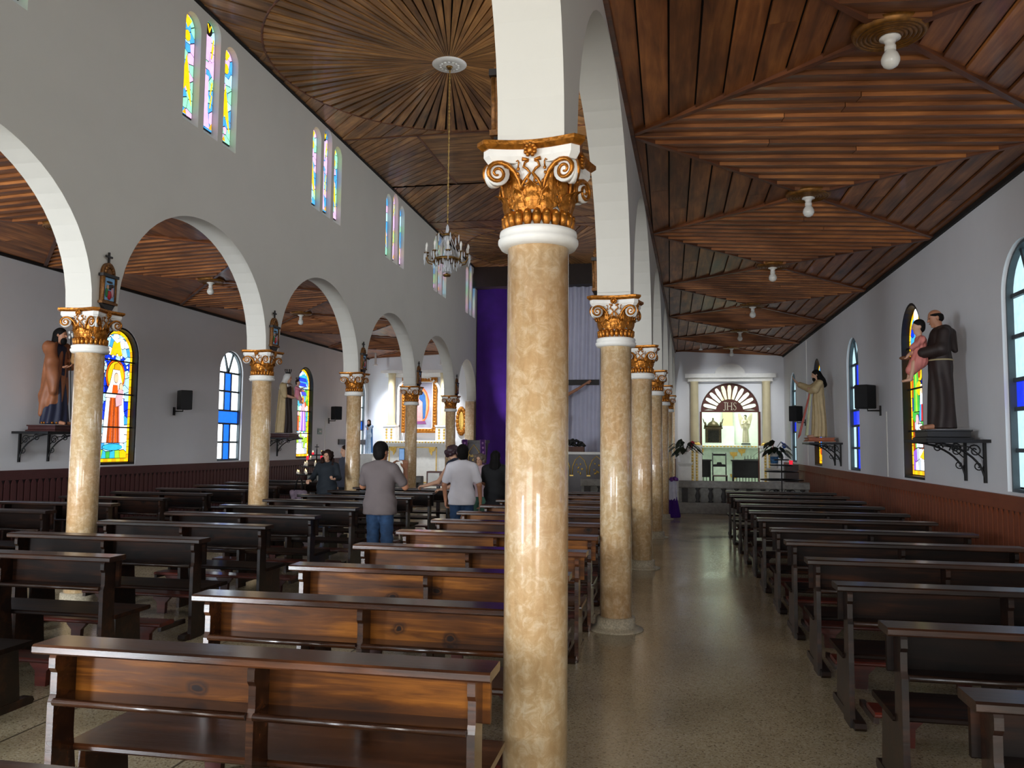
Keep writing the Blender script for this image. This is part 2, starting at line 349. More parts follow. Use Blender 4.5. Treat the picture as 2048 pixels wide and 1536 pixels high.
# floor and raised altar end
m = MB().box(XL, XR, YF-3, YB+3.2, -.2, 0); fl = tag(m.obj('floor', FLOOR), kind='structure')
m = MB()
for x in (-3.95, -3.6, -2.85, -2.48): m.box(x-.006, x+.006, YF, 20.2, .0, .0012)
for k in range(20): m.box(-3.95, -2.48, -3.6+1.2*k, -3.588+1.2*k, 0, .0012)
m.obj('floor_joint', plain('floor_joint_line', (92, 80, 60), .6), fl)
ALT = tag(MB().box(XL, XR, 20.75, YB+.0, 0, .28).obj('floor', plain('altar_floor', (190, 184, 170), .3, 0, .08, 2)), kind='structure')
st = MB().box(-5.7, -.2, 20.35, 20.75, 0, .14); tag(st.obj('trim_1', STONE), kind='structure')
# chapel room behind the arch
CW = plain('chapel_white', (228, 236, 224), .6, 0, .04)
m = MB(); m.box(-.2, 3.6, YB+2.9, YB+3.0, 0, 4.2); m.box(-.3, -.2, YB+.3, YB+3.0, 0, 4.2); m.box(3.6, 3.7, YB+.3, YB+3.0, 0, 4.2)
tag(m.obj('wall_chapel', CW), kind='structure')
tag(MB().box(-.3, 3.7, YB+.3, YB+3, 4.2, 4.3).obj('ceiling', CW), kind='structure')
tag(MB().box(-.3, 3.7, YB, YB+3, 0.0, .28).obj('floor', plain('altar_floor', (190, 184, 170))), kind='structure')

# ------------------------------------------------------------------ ceilings: every plank its own piece
def clip(poly, nx, ny, d):
    out = []
    for i in range(len(poly)):
        a, b = poly[i], poly[(i+1) % len(poly)]
        da = a[0]*nx+a[1]*ny-d; db = b[0]*nx+b[1]*ny-d
        if da <= 0: out.append(a)
        if da*db < 0:
            t = da/(da-db); out.append((a[0]+(b[0]-a[0])*t, a[1]+(b[1]-a[1])*t))
    return out
def parea(p): return .5*sum(p[i][0]*p[(i+1) % len(p)][1]-p[(i+1) % len(p)][0]*p[i][1] for i in range(len(p)))
def plank(parent, poly, ang, zf, mat, t0=.008, t1=.044, name='plank'):
    if len(poly) < 3 or abs(parea(poly)) < .004: return
    if parea(poly) < 0: poly = poly[::-1]
    cx = sum(p[0] for p in poly)/len(poly); cy = sum(p[1] for p in poly)/len(poly); cz = zf(cx, cy)
    c, s = math.cos(-ang), math.sin(-ang)
    loc = [((p[0]-cx)*c-(p[1]-cy)*s, (p[0]-cx)*s+(p[1]-cy)*c) for p in poly]
    y0 = min(p[1] for p in loc); y1 = max(p[1] for p in loc); n = len(poly)
    top = [(q[0], q[1], zf(*p)-cz) for q, p in zip(loc, poly)]
    bot = [(q[0], q[1], zf(*p)-cz-(t0+(t1-t0)*(q[1]-y0)/max(1e-6, y1-y0))) for q, p in zip(loc, poly)]
    m = MB().add(top+bot, [tuple(range(n)), tuple(range(2*n-1, n-1, -1))]+[(i, n+i, n+(i+1) % n, (i+1) % n) for i in range(n)])
    return m.obj(name, mat, parent, (cx, cy, cz), ang)
def strips(parent, poly, ang, width, zf, mat, gap=.012, off=0.0, join=0, t0=.008, t1=.044):
    """fill a convex region with planks running in direction ang"""
    nx, ny = -math.sin(ang), math.cos(ang); dx, dy = math.cos(ang), math.sin(ang)
    ds = [p[0]*nx+p[1]*ny for p in poly]; d = math.floor(min(ds)/width)*width+off-width
    while d < max(ds):
        q = clip(clip(poly, nx, ny, d+width-gap), -nx, -ny, -(d+gap*.2))
        if len(q) >= 3 and abs(parea(q)) > .006:
            es = [p[0]*dx+p[1]*dy for p in q]; L = max(es)-min(es)
            if join and L > join and random.random() < .35:
                cut = min(es)+L*random.uniform(.3, .7)
                plank(parent, clip(q, dx, dy, cut-.003), ang, zf, mat, t0, t1); plank(parent, clip(q, -dx, -dy, -(cut+.003)), ang, zf, mat, t0, t1)
            else: plank(parent, q, ang, zf, mat, t0, t1)
        d += width
def batten(parent, a, b, zf, w=.05, t=.05):
    L = math.hypot(b[0]-a[0], b[1]-a[1]); ang = math.atan2(b[1]-a[1], b[0]-a[0]); nx, ny = -math.sin(ang)*w/2, math.cos(ang)*w/2
    plank(parent, [(a[0]-nx, a[1]-ny), (b[0]-nx, b[1]-ny), (b[0]+nx, b[1]+ny), (a[0]+nx, a[1]+ny)], ang, zf, BATT, t, t, 'batten')

def aisle_ceiling(xa, xb, ys, zf, first, wx, join):
    x0, x1 = min(xa(0), xa(YB)), xb
    c = [(xa(YF), YF), (xb, YF), (xb, YB), (xa(YB), YB)]
    m = MB().add([(x, y, zf(x, y)+.002) for x, y in c]+[(x, y, zf(x, y)+.06) for x, y in c], [(3, 2, 1, 0), (4, 5, 6, 7), (0, 1, 5, 4), (1, 2, 6, 5), (2, 3, 7, 6), (3, 0, 4, 7)])
    base = tag(m.obj('ceiling', CEILB), kind='structure')
    for y0, y1 in zip(ys, ys[1:]):
        if y1 < first: continue
        A, B, Cc, D = (xa(y0), y0), (xb, y0), (xb, min(y1, YB)), (xa(y1), min(y1, YB)); ce = ((xa((y0+y1)/2)+xb)/2, (y0+y1)/2)
        far = y0 > 17
        strips(base, [A, B, ce], 0, wx, zf, CEILP, join=join, t0=.05, t1=.02); strips(base, [D, ce, Cc], 0, wx, zf, CEILP, join=join, t0=.05, t1=.02)
        strips(base, [A, ce, D], PI/2, .215, zf, CEILP, join=1.2, t0=.012, t1=.034); strips(base, [B, Cc, ce], PI/2, .215, zf, CEILP, off=.05, join=1.2, t0=.012, t1=.034)
        for q in (A, B, Cc, D): batten(base, q, ce, zf)
    return base
CY = [0.2, 3.82, 7.42, 11.0, 14.6, 18.2, 21.8, 25.0]
CRX = lambda y: xr(y)+.14
aisle_ceiling(CRX, XR+.02, CY, lambda x, y: zr(x), 4, .2, 2.2)
aisle_ceiling(lambda y: xl(y)-.14, XL-.02, CY, lambda x, y: zl(x), 7, .2, 2.2)
# nave ceiling
m = MB().box(-6.4, .3, YF, YB, ZN+.012, ZN+.1); NC = tag(m.obj('ceiling', CEILB), kind='structure')
zc = lambda x, y: ZN+.01
CC, CRAD = -3.1, 2.57
def circle(cy, y0, y1, nw=84):
    for i in range(nw):
        a = 2*PI*i/nw; b = 2*PI*(i+1)/nw-.016
        q = [(CC+r*math.cos(t), cy+r*math.sin(t)) for r, t in ((.2, a), (CRAD, a), (CRAD, b), (.2, b))]
        q = [(x, min(y, YB)) for x, y in q]
        plank(NC, q, (a+b)/2, zc, CEILN, .03, .042)
    rim = MB(); pts = [(CC+(CRAD+.02)*math.cos(2*PI*i/64), cy+(CRAD+.02)*math.sin(2*PI*i/64), ZN-.012) for i in range(64)]
    rim.tube([p for p in pts], .022, 5, closed=True); rim.obj('ring_moulding', BATT, NC)
    for sx in (-1, 1):                                   # corner spandrels, planks running outwards on the diagonal
        for sy in (-1, 1):
            xe = -6.2 if sx < 0 else .15; ye = y0 if sy < 0 else y1
            dx, dy = sx*.7071, sy*.7071; k = -8.5
            for i in range(17):
                q = []
                for u in (-.9+.1125*i*.94+.0, -.9+.1125*(i+1)*.94-.008*.4):
                    px, py = -dy*u*CRAD, dx*u*CRAD
                    h = math.sqrt(max(0, 1-u*u))*CRAD+.03
                    s0 = h; p0 = (CC+px+dx*s0, cy+py+dy*s0)
                    tx = (xe-CC-px)/dx; ty = (ye-cy-py)/dy; s1 = min(tx, ty)
                    if s1 < s0: s1 = s0+.002
                    q.append((p0, (CC+px+dx*s1, cy+py+dy*s1)))
                poly = [q[0][0], q[0][1], q[1][1], q[1][0]]
                plank(NC, poly, math.atan2(dy, dx), zc, CEILN, .03, .04)
circle(11.0, 8.4, 13.6); circle(22.45, 19.85, 25.0)
def panel(y0, y1, kind):
    if kind == 'a':
        strips(NC, [(-4.4, y0), (-1.8, y0), (-1.8, y1), (-4.4, y1)], 0, .15, zc, CEILN, join=1.4, gap=.024, t0=.03, t1=.04)
        strips(NC, [(-6.2, y0), (-4.4, y0), (-4.4, y1), (-6.2, y1)], math.radians(-38), .15, zc, CEILN, gap=.024, t0=.03, t1=.04)
        strips(NC, [(-1.8, y0), (.15, y0), (.15, y1), (-1.8, y1)], math.radians(38), .15, zc, CEILN, gap=.024, t0=.03, t1=.04)
        for x in (-4.4, -1.8): batten(NC, (x, y0), (x, y1), zc, .04, .045)
    else:
        strips(NC, [(-6.2, y0), (CC, y0), (CC, y1), (-6.2, y1)], math.radians(-52), .16, zc, CEILN, gap=.024, t0=.03, t1=.04)
        strips(NC, [(CC, y0), (.15, y0), (.15, y1), (CC, y1)], math.radians(52), .16, zc, CEILN, gap=.024, t0=.03, t1=.04)
    for y in (y0, y1): batten(NC, (-6.2, y), (.15, y), zc, .05, .045)
panel(13.6, 16.35, 'a'); panel(16.35, 19.2, 'b'); panel(5.6, 8.4, 'a')
strips(NC, [(-6.2, 19.2), (.15, 19.2), (.15, 19.83), (-6.2, 19.83)], math.radians(62), .3, zc, CEILN, gap=.024, t0=.03, t1=.04)
batten(NC, (-6.2, 19.83), (.15, 19.83), zc, .05, .045)
# dark cornice strips where the ceilings meet the walls
m = MB(); m.box(XR-.035, XR, YF, YB, 4.27, 4.345); tag(m.obj('trim_2', CEILB), kind='structure')
m = MB(); m.box(XL, XL+.035, YF, YB, 4.33, 4.405); tag(m.obj('trim_3', CEILB), kind='structure')
m = MB(); m.add([(xl(0)+.15, 0, ZN-.05), (xl(YB)+.15, YB, ZN-.05), (xl(YB)+.19, YB, ZN-.05), (xl(0)+.19, 0, ZN-.05), (xl(0)+.15, 0, ZN+.0), (xl(YB)+.15, YB, ZN), (xl(YB)+.19, YB, ZN), (xl(0)+.19, 0, ZN)], [(0, 1, 2, 3), (4, 5, 6, 7), (0, 1, 5, 4), (2, 3, 7, 6)])
tag(m.obj('trim_4', CEILB), kind='structure')
m = MB(); q = []
for y in (0, YB): q += [(xr(y)+.15, y, zr(xr(y))-.09), (xr(y)+.185, y, zr(xr(y))-.09), (xr(y)+.185, y, zr(xr(y))+.01), (xr(y)+.15, y, zr(xr(y))+.01)]
m.add(q, [(0, 1, 5, 4), (1, 2, 6, 5), (2, 3, 7, 6), (3, 0, 4, 7)]); tag(m.obj('trim_5', BATT), kind='structure')

tag(MB().box(-6.25, .1, 24.35, 24.98, 6.5, ZN+.01).obj('trim_9', plain('dark_beam', (40, 24, 15), .6, 0, .2)), kind='structure')
# ------------------------------------------------------------------ wainscot of pointed boards
def wainscot(x, sgn, y0, y1, mb, mk, name):
    m = MB(); a, b = (x-.03, x) if sgn < 0 else (x, x+.03)
    m.box(a, b, y0, y1, 0, 1.17)
    base = tag(m.obj(name, mk), kind='structure')
    MB().box(min(x, x+sgn*.045), max(x, x+sgn*.045), y0, y1, 1.13, 1.19).obj('rail', mb, base)
    MB().box(min(x+sgn*.03, x+sgn*.048), max(x+sgn*.03, x+sgn*.048), y0, y1, 1.047, 1.13).obj('band', mb, base)
    hw = .051
    me = MB().prism([(-hw, .02), (hw, .02), (hw, .985), (.022, 1.045), (-.022, 1.045), (-hw, .985)], 'x', 0, .018).mesh('board', mb)
    y = y0+.07; k = 0
    while y < y1-.05:
        o = link('board', me, base, (x+sgn*.03 if sgn > 0 else x-.048, y, 0)); y += .13; k += 1
wainscot(XR, -1, 6.5, 24.95, WAINR, WAINB, 'trim_6')
wainscot(XL, 1, 8.0, 24.95, WAINL, WAINLB, 'trim_7')
# ------------------------------------------------------------------ stained glass
GS = 1.0
def glass(rgb, st=1.0): return glow('glass_%d_%d_%d' % rgb, rgb, st*GS)
PAL = dict(yellow=(255, 205, 20), gold=(240, 170, 20), blue=(20, 60, 225), sky=(70, 170, 255), pale=(170, 220, 255), white=(250, 252, 255), orange=(225, 95, 20), brown=(165, 70, 20),
           red=(205, 30, 35), pink=(250, 180, 190), skin=(250, 205, 165), green=(70, 185, 70), lime=(170, 220, 60), mint=(150, 235, 195), lilac=(235, 190, 245), purple=(150, 100, 215),
           aqua=(60, 190, 220), grey=(190, 200, 210), black=(12, 12, 14), navy=(15, 30, 140))
def gm(k): return LEAD if k == 'black' else glass(PAL[k], 1.4 if k in ('white', 'pale') else 1.12)
def arch_poly(w, lo, sp, n=14, rise=None):
    r = rise or w
    return [(-w, lo), (w, lo)]+[(w*math.cos(PI*i/n), sp+r*math.sin(PI*i/n)) for i in range(0, n+1)]
def voronoi(outline, seeds, lead):
    cells = []
    for i, (x, y) in enumerate(seeds):
        nb = sorted(((x-a)**2+(y-b)**2, a, b) for j, (a, b) in enumerate(seeds) if j != i)[:16]
        q = outline
        for d2, a, b in nb:
            d = math.sqrt(d2)
            if d < 1e-6: q = []; break
            nx, ny = (a-x)/d, (b-y)/d
            q = clip(q, nx, ny, (x+a)/2*nx+(y+b)/2*ny-lead/2)
            if len(q) < 3: break
        if len(q) >= 3 and abs(parea(q)) > 1.2e-4: cells.append(((x, y), q))
    return cells
class Panel:
    """glass pieces on a wall plane: local (u, z), thickness along local y; face towards -y"""
    def __init__(s, parent, x, y, ang): s.p, s.loc, s.ang = parent, (x, y, 0), ang
    def piece(s, poly, mat, d=0.0, t=.005, name='pane'):
        if d > 0 and name == 'pane' and mat is not LEAD:
            n = len(poly); cu = sum(p[0] for p in poly)/n; cz = sum(p[1] for p in poly)/n; rr = max(math.hypot(p[0]-cu, p[1]-cz) for p in poly)
            s.piece([(cu+(u-cu)*(1+.011/max(.02, min(rr, abs(u-cu)+.03))), cz+(z-cz)*(1+.011/max(.02, min(rr, abs(z-cz)+.03)))) for u, z in poly], LEAD, d-.004, .004, 'came')
        n = len(poly); cu = sum(p[0] for p in poly)/n; cz = sum(p[1] for p in poly)/n
        m = MB().prism([(u-cu, z-cz) for u, z in poly], 'y', -d-t, -d)
        c, sn = math.cos(s.ang), math.sin(s.ang)
        return m.obj(name, mat, s.p, (s.loc[0]+cu*c, s.loc[1]+cu*sn, cz), s.ang)
    def ellipse(s, c, a, b, mat, d, n=14): return s.piece([(c[0]+a*math.cos(2*PI*i/n), c[1]+b*math.sin(2*PI*i/n)) for i in range(n)], mat, d)
    def bar(s, u0, u1, z0, z1, mat=None, d=0, t=.02, name='glazing_bar'):
        return s.piece([(u0, z0), (u1, z0), (u1, z1), (u0, z1)], mat or LEAD, d, t, name)
    def line(s, a, b, w, mat=None, d=0, t=.02, name='glazing_bar'):
        L = math.hypot(b[0]-a[0], b[1]-a[1]); nx, ny = -(b[1]-a[1])/L*w/2, (b[0]-a[0])/L*w/2
        return s.piece([(a[0]-nx, a[1]-ny), (b[0]-nx, b[1]-ny), (b[0]+nx, b[1]+ny), (a[0]+nx, a[1]+ny)], mat or LEAD, d, t, name)
    def frame(s, w, lo, sp, wd, depth, mat, d0=0.0, name='frame', n=16, rise=None):
        o = arch_poly(w, lo, sp, n, rise); i = arch_poly(w-wd, lo+wd, sp, n, (rise or w)-wd); k = len(o)
        vs = [(u, -d0, z) for u, z in o]+[(u, -d0, z) for u, z in i]+[(u, -d0-depth, z) for u, z in o]+[(u, -d0-depth, z) for u, z in i]
        fs = []
        for a in range(k):
            b = (a+1) % k
            fs += [(a, b, k+b, k+a), (2*k+a, 3*k+a, 3*k+b, 2*k+b), (a, 2*k+a, 2*k+b, b), (k+a, k+b, 3*k+b, 3*k+a)]
        return MB().add(vs, fs).obj(name, mat, s.p, s.loc, s.ang)
def jitter(w, lo, hi, nu, nz, j=.35, rnd=random):
    du, dz = 2*w/nu, (hi-lo)/nz
    return [(-w+du*(i+.5+(.25 if k % 2 else -.25))+rnd.uniform(-j, j)*du, lo+dz*(k+.5)+rnd.uniform(-j, j)*dz) for k in range(nz) for i in range(nu)]
def pts(s, c, a, b, e=1.0):
    return [(c[0]+a*math.copysign(abs(math.cos(2*PI*i/s))**e, math.cos(2*PI*i/s)), c[1]+b*math.sin(2*PI*i/s)) for i in range(s)]

def robe(P, u0, lo, hi, w0, w1, cols, d, flat=None):
    """standing draped figure: fold strips from hem to shoulders"""
    n = len(cols)
    for i, c in enumerate(cols):
        a, b = -1+2*i/n, -1+2*(i+1)/n; g = .006
        P.piece([(u0+a*w0+g, lo), (u0+b*w0-g, lo), (u0+b*w1-g*.5, hi), (u0+a*w1+g*.5, hi)], gm(c), d)
def figure_window(P, kind, nu=6, nz=15, simple=False):
    rnd = random.Random(kind); w = WW-.05; lo, sp = WS+.05, WR; hi = WR+w
    P.piece(arch_poly(WW, WS, WR), LEAD, -.012, .01, 'came_sheet')
    bord = .055
    # border of short golden pieces up the sides, round the arch and along the sill
    segs = 14
    for sx in (-1, 1):
        for i in range(segs):
            z0 = lo+(sp-lo)*i/segs; z1 = lo+(sp-lo)*(i+1)/segs-.008
            P.piece([(sx*(w-bord), z0), (sx*w, z0), (sx*w, z1), (sx*(w-bord), z1)], gm('yellow' if i % 3 else 'gold'))
    for i in range(14):
        a, b = PI*i/14+.006, PI*(i+1)/14-.006
        P.piece([(r*math.cos(t), sp+r*math.sin(t)) for r, t in ((w-bord, a), (w, a), (w, b), (w-bord, b))], gm('yellow' if i % 3 else 'gold'))
    for i in range(8):
        a = -w+2*w*i/8; P.piece([(a+.004, lo), (a+2*w/8-.004, lo), (a+2*w/8-.004, lo+bord), (a+.004, lo+bord)], gm('yellow' if i % 2 else 'gold'))
    wi = w-bord-.01; zi = lo+bord+.01; out = arch_poly(wi, zi, sp, 12)
    H = hi-zi
    seeds = jitter(wi, zi, hi, nu, nz, .3, rnd)
    def bg(u, z):
        v = (z-zi)/H; r = rnd.random(); th = math.atan2(z-(zi+.62*H), u)
        if kind == 'figure_a':
            if v > .8: return ['sky', 'pale', 'white', 'aqua'][int(r*4)]
            if v < .06: return ['green', 'lime', 'yellow', 'aqua'][int(r*4)]
            if v < .3: return ['pale', 'white', 'sky', 'pale'][int(r*4)]
            return ['blue', 'pale'][int((th+PI)/(2*PI)*24) % 2] if r > .12 else 'navy'
        if kind == 'figure_e':
            if v > .74: return ['sky', 'aqua', 'blue', 'pale'][int(v*19+r) % 4]
            if v > .55: return ['sky', 'green', 'aqua', 'orange'][int(r*4)] if u < .2 else ['green', 'lime', 'orange'][int(r*3)]
            if v < .28: return ['white', 'grey', 'white', 'lime'][int(r*4)]
            return ['aqua', 'mint', 'lime', 'white'][int(r*4)]
        if kind == 'figure_b':
            if v > .9: return ['white', 'sky', 'blue'][int(r*3)]
            if v > .68: return ['blue', 'sky', 'navy', 'aqua'][int(r*4)]
            if u < -.2 and v > .45: return ['orange', 'brown'][int(r*2)]
            if v < .12: return ['grey', 'white', 'grey', 'purple'][int(r*4)]
            if v < .3: return ['grey', 'brown', 'green'][int(r*3)]
            return ['green', 'brown', 'green', 'navy'][int(r*4)]
        if v > .7: return ['sky', 'pale', 'blue', 'white'][int(r*4)]
        if v < .15: return ['orange', 'gold', 'brown'][int(r*3)]
        return ['blue', 'sky', 'aqua', 'green'][int(r*4)]
    for (u, z), q in voronoi(out, seeds, .014): P.piece(q, gm(bg(u, z)))
    Z = lambda v: zi+v*H
    if kind == 'figure_a':
        P.piece([(-.16, Z(.80)), (.16, Z(.80)), (.08, Z(.91)), (-.08, Z(.91))], gm('yellow'), .005)
        P.piece([(-.2, Z(.955)), (0, Z(.9)), (.2, Z(.955)), (.03, Z(.935)), (-.03, Z(.935))], gm('white'), .006)
        P.ellipse((0, Z(.64)), .25, .29, gm('orange'), .006, 20); P.ellipse((0, Z(.64)), .215, .255, gm('yellow'), .012, 20)
        robe(P, 0, Z(.12), Z(.5), .3, .22, ['white', 'pink', 'white', 'pink', 'white'], .013)
        robe(P, -.02, Z(.12), Z(.5), .17, .11, ['brown', 'orange', 'brown', 'orange', 'brown'], .018)
        P.piece([(-.27, Z(.47)), (.25, Z(.47)), (.17, Z(.58)), (.08, Z(.69)), (-.08, Z(.69)), (-.15, Z(.58))], gm('white'), .019)
        P.piece([(-.1, Z(.5)), (.06, Z(.5)), (.04, Z(.57)), (-.08, Z(.57))], gm('orange'), .024)
        P.ellipse((-.0, Z(.625)), .055, .085, gm('skin'), .025); P.piece([(-.06, Z(.69)), (.07, Z(.69)), (.1, Z(.73)), (.04, Z(.745)), (-.05, Z(.73))], gm('gold'), .025)
        P.piece([(.02, Z(.4)), (.17, Z(.42)), (.2, Z(.53)), (.08, Z(.54)), (.0, Z(.46))], gm('pink'), .026); P.ellipse((.13, Z(.56)), .045, .06, gm('skin'), .03)
        P.ellipse((-.02, Z(.085)), .26, .055, gm('aqua'), .02, 16)
        for i in range(9):
            t = PI*(.05+.9*i/8); P.ellipse((.33*math.cos(t), Z(.64)+.37*math.sin(t)), .022, .026, gm('white'), .02, 6)
    elif kind == 'figure_e':
        P.piece([(-.3, Z(.9)), (.02, Z(.98)), (-.05, Z(.92))], gm('white'), .005)
        for v in (.86, .8, .7): P.piece([(-.34, Z(v)), (.28, Z(v-.01)), (.2, Z(v+.03)), (-.3, Z(v+.035))], gm('blue'), .006)
        P.piece([(-.2, Z(.77)), (-.12, Z(.77)), (.02, Z(.62)), (-.1, Z(.6))], gm('white'), .008)
        robe(P, .08, Z(.27), Z(.52), .2, .13, ['lilac', 'purple', 'lilac', 'purple'], .01)
        P.piece([(-.04, Z(.5)), (.2, Z(.5)), (.14, Z(.6)), (.02, Z(.6))], gm('pink'), .011); P.ellipse((.05, Z(.635)), .07, .1, gm('yellow'), .008); P.ellipse((.05, Z(.63)), .045, .07, gm('orange'), .014)
        robe(P, -.25, Z(.27), Z(.44), .1, .09, ['orange', 'brown', 'orange'], .012); P.ellipse((-.22, Z(.47)), .045, .06, gm('pink'), .014)
    elif kind == 'figure_b':
        P.piece([(-.02, Z(.78)), (.14, Z(.78)), (.1, Z(.96)), (.04, Z(.96))], gm('yellow'), .005); P.ellipse((-.08, Z(.95)), .1, .1, gm('white'), .006)
        P.ellipse((0, Z(.63)), .17, .2, gm('yellow'), .006, 16); P.ellipse((0, Z(.615)), .07, .12, gm('brown'), .011)
        robe(P, -.14, Z(.36), Z(.6), .14, .1, ['green', 'lime', 'green'], .012); P.ellipse((.0, Z(.5)), .1, .1, gm('yellow'), .014)
        robe(P, .16, Z(.3), Z(.48), .17, .1, ['sky', 'red', 'sky', 'aqua'], .016); P.piece([(.06, Z(.4)), (.26, Z(.4)), (.2, Z(.52)), (.1, Z(.52))], gm('white'), .02); P.ellipse((.15, Z(.49)), .04, .06, gm('skin'), .025)
        robe(P, -.02, Z(.14), Z(.28), .15, .12, ['white', 'grey', 'white', 'white'], .018); P.ellipse((-.1, Z(.31)), .06, .07, gm('pink'), .02); P.piece([(-.04, Z(.08)), (.24, Z(.06)), (.16, Z(.13))], gm('yellow'), .012)
    else:
        robe(P, 0, Z(.14), Z(.55), .26, .16, ['blue', 'sky', 'white', 'sky', 'blue'], .01); P.ellipse((0, Z(.64)), .16, .18, gm('yellow'), .008, 16); P.ellipse((0, Z(.63)), .06, .085, gm('skin'), .014)
    for v in (.24, .5, .76): P.bar(-WW, WW, Z(v)-.012, Z(v)+.012, BLACK, .03, .012)
    P.frame(WW, WS, WR, .035, .105, BLACK, 0)
CLEAR = glow('clear_rippled_glass', (232, 243, 250), 3.2); CLEARR = glow('pale_rippled_glass', (190, 226, 236), 1.05)
BLUEG = glow('blue_cross_glass', (28, 100, 235), 1.7); BLUER = glow('deep_blue_cross_glass', (22, 50, 225), 1.0)
STEEL = plain('grey_window_steel', (70, 80, 86), .5, .2)
def cross_window(P, clear, blue, fr):
    b = .13; f = .02; wi = WW-.03
    rows = [(WS+.03, 1.63), (1.63, 2.04), (2.33, 2.76), (2.76, WR)]
    P.piece(arch_poly(WW, WS, WR), LEAD, -.012, .01, 'came_sheet')
    for z0, z1 in rows:
        P.bar(-wi, -b-f, z0+f, z1-f, clear, 0, .008, 'pane'); P.bar(b+f, wi, z0+f, z1-f, clear, 0, .008, 'pane')
        P.bar(-b, b, z0+f*.4, z1-f*.4, blue, 0, .008, 'pane')
    P.bar(-wi, wi, 2.04+f, 2.33-f, blue, 0, .008, 'pane')
    for sx in (-1, 0, 1):
        ts = {-1: (PI*.64, PI*.985), 0: (PI*.375, PI*.625), 1: (PI*.015, PI*.36)}[sx]; base = {-1: [(-wi+.0, WR+.03), (-.05, WR+.03)], 0: [], 1: [(.05, WR+.03), (wi, WR+.03)]}[sx]
        arc = [(wi*math.cos(t), WR+wi*math.sin(t)) for t in [ts[0]+(ts[1]-ts[0])*i/6 for i in range(7)]]
        if sx == 0: P.piece([(0, WR+.06)]+arc, clear, 0, .008)
        elif sx == 1: P.piece([(.06, WR+.03)]+arc, clear, 0, .008)
        else: P.piece(arc+[(-.06, WR+.03)], clear, 0, .008)
    for z in (1.63, 2.04, 2.33, 2.76, WR+.005): P.bar(-WW, WW, z-f, z+f, fr, .0, .035)
    for u in (-b-f/2, b+f/2): P.bar(u-f*.8, u+f*.8, WS, 2.04, fr, .0, .03); P.bar(u-f*.8, u+f*.8, 2.33, WR, fr, .0, .03)
    for s in (-1, 1): P.line((0, WR), (s*WW*math.cos(PI*.37), WR+WW*math.sin(PI*.37)), .045, fr, 0, .035)
    P.frame(WW, WS, WR, .03, .07, fr, 0)
wn = 0
for side, lst, x, ang in (('right', WIN_R, XR+.11, -PI/2), ('left', WIN_L, XL-.11, PI/2)):
    # panels face into the church: local -y must point inwards
    for y, k in lst:
        wn += 1
        e = bpy.data.objects.new('window_%d' % wn, None); COL.objects.link(e); e['kind'] = 'structure'
        P = Panel(e, x, y, ang)
        if k == 'cross': cross_window(P, CLEARR if side == 'right' else CLEAR, BLUER if side == 'right' else BLUEG, STEEL)
        else: figure_window(P, k, 6, 16)

def text_mesh(body, size, mat, name, depth=.004):
    c = bpy.data.curves.new(name, 'FONT'); c.body = body; c.size = size; c.extrude = depth; c.align_x = 'CENTER'; c.align_y = 'CENTER'; c.resolution_u = 2
    o = bpy.data.objects.new(name, c); COL.objects.link(o)
    me = bpy.data.meshes.new_from_object(o.evaluated_get(bpy.context.evaluated_depsgraph_get())); bpy.data.objects.remove(o); bpy.data.curves.remove(c)
    me.materials.clear(); me.materials.append(mat); me.name = name; return me
def text_on(body, size, mat, name, parent, loc, rz):
    o = link(name, text_mesh(body, size, mat, name), parent, loc); o.rotation_euler = (PI/2, 0, rz); return o

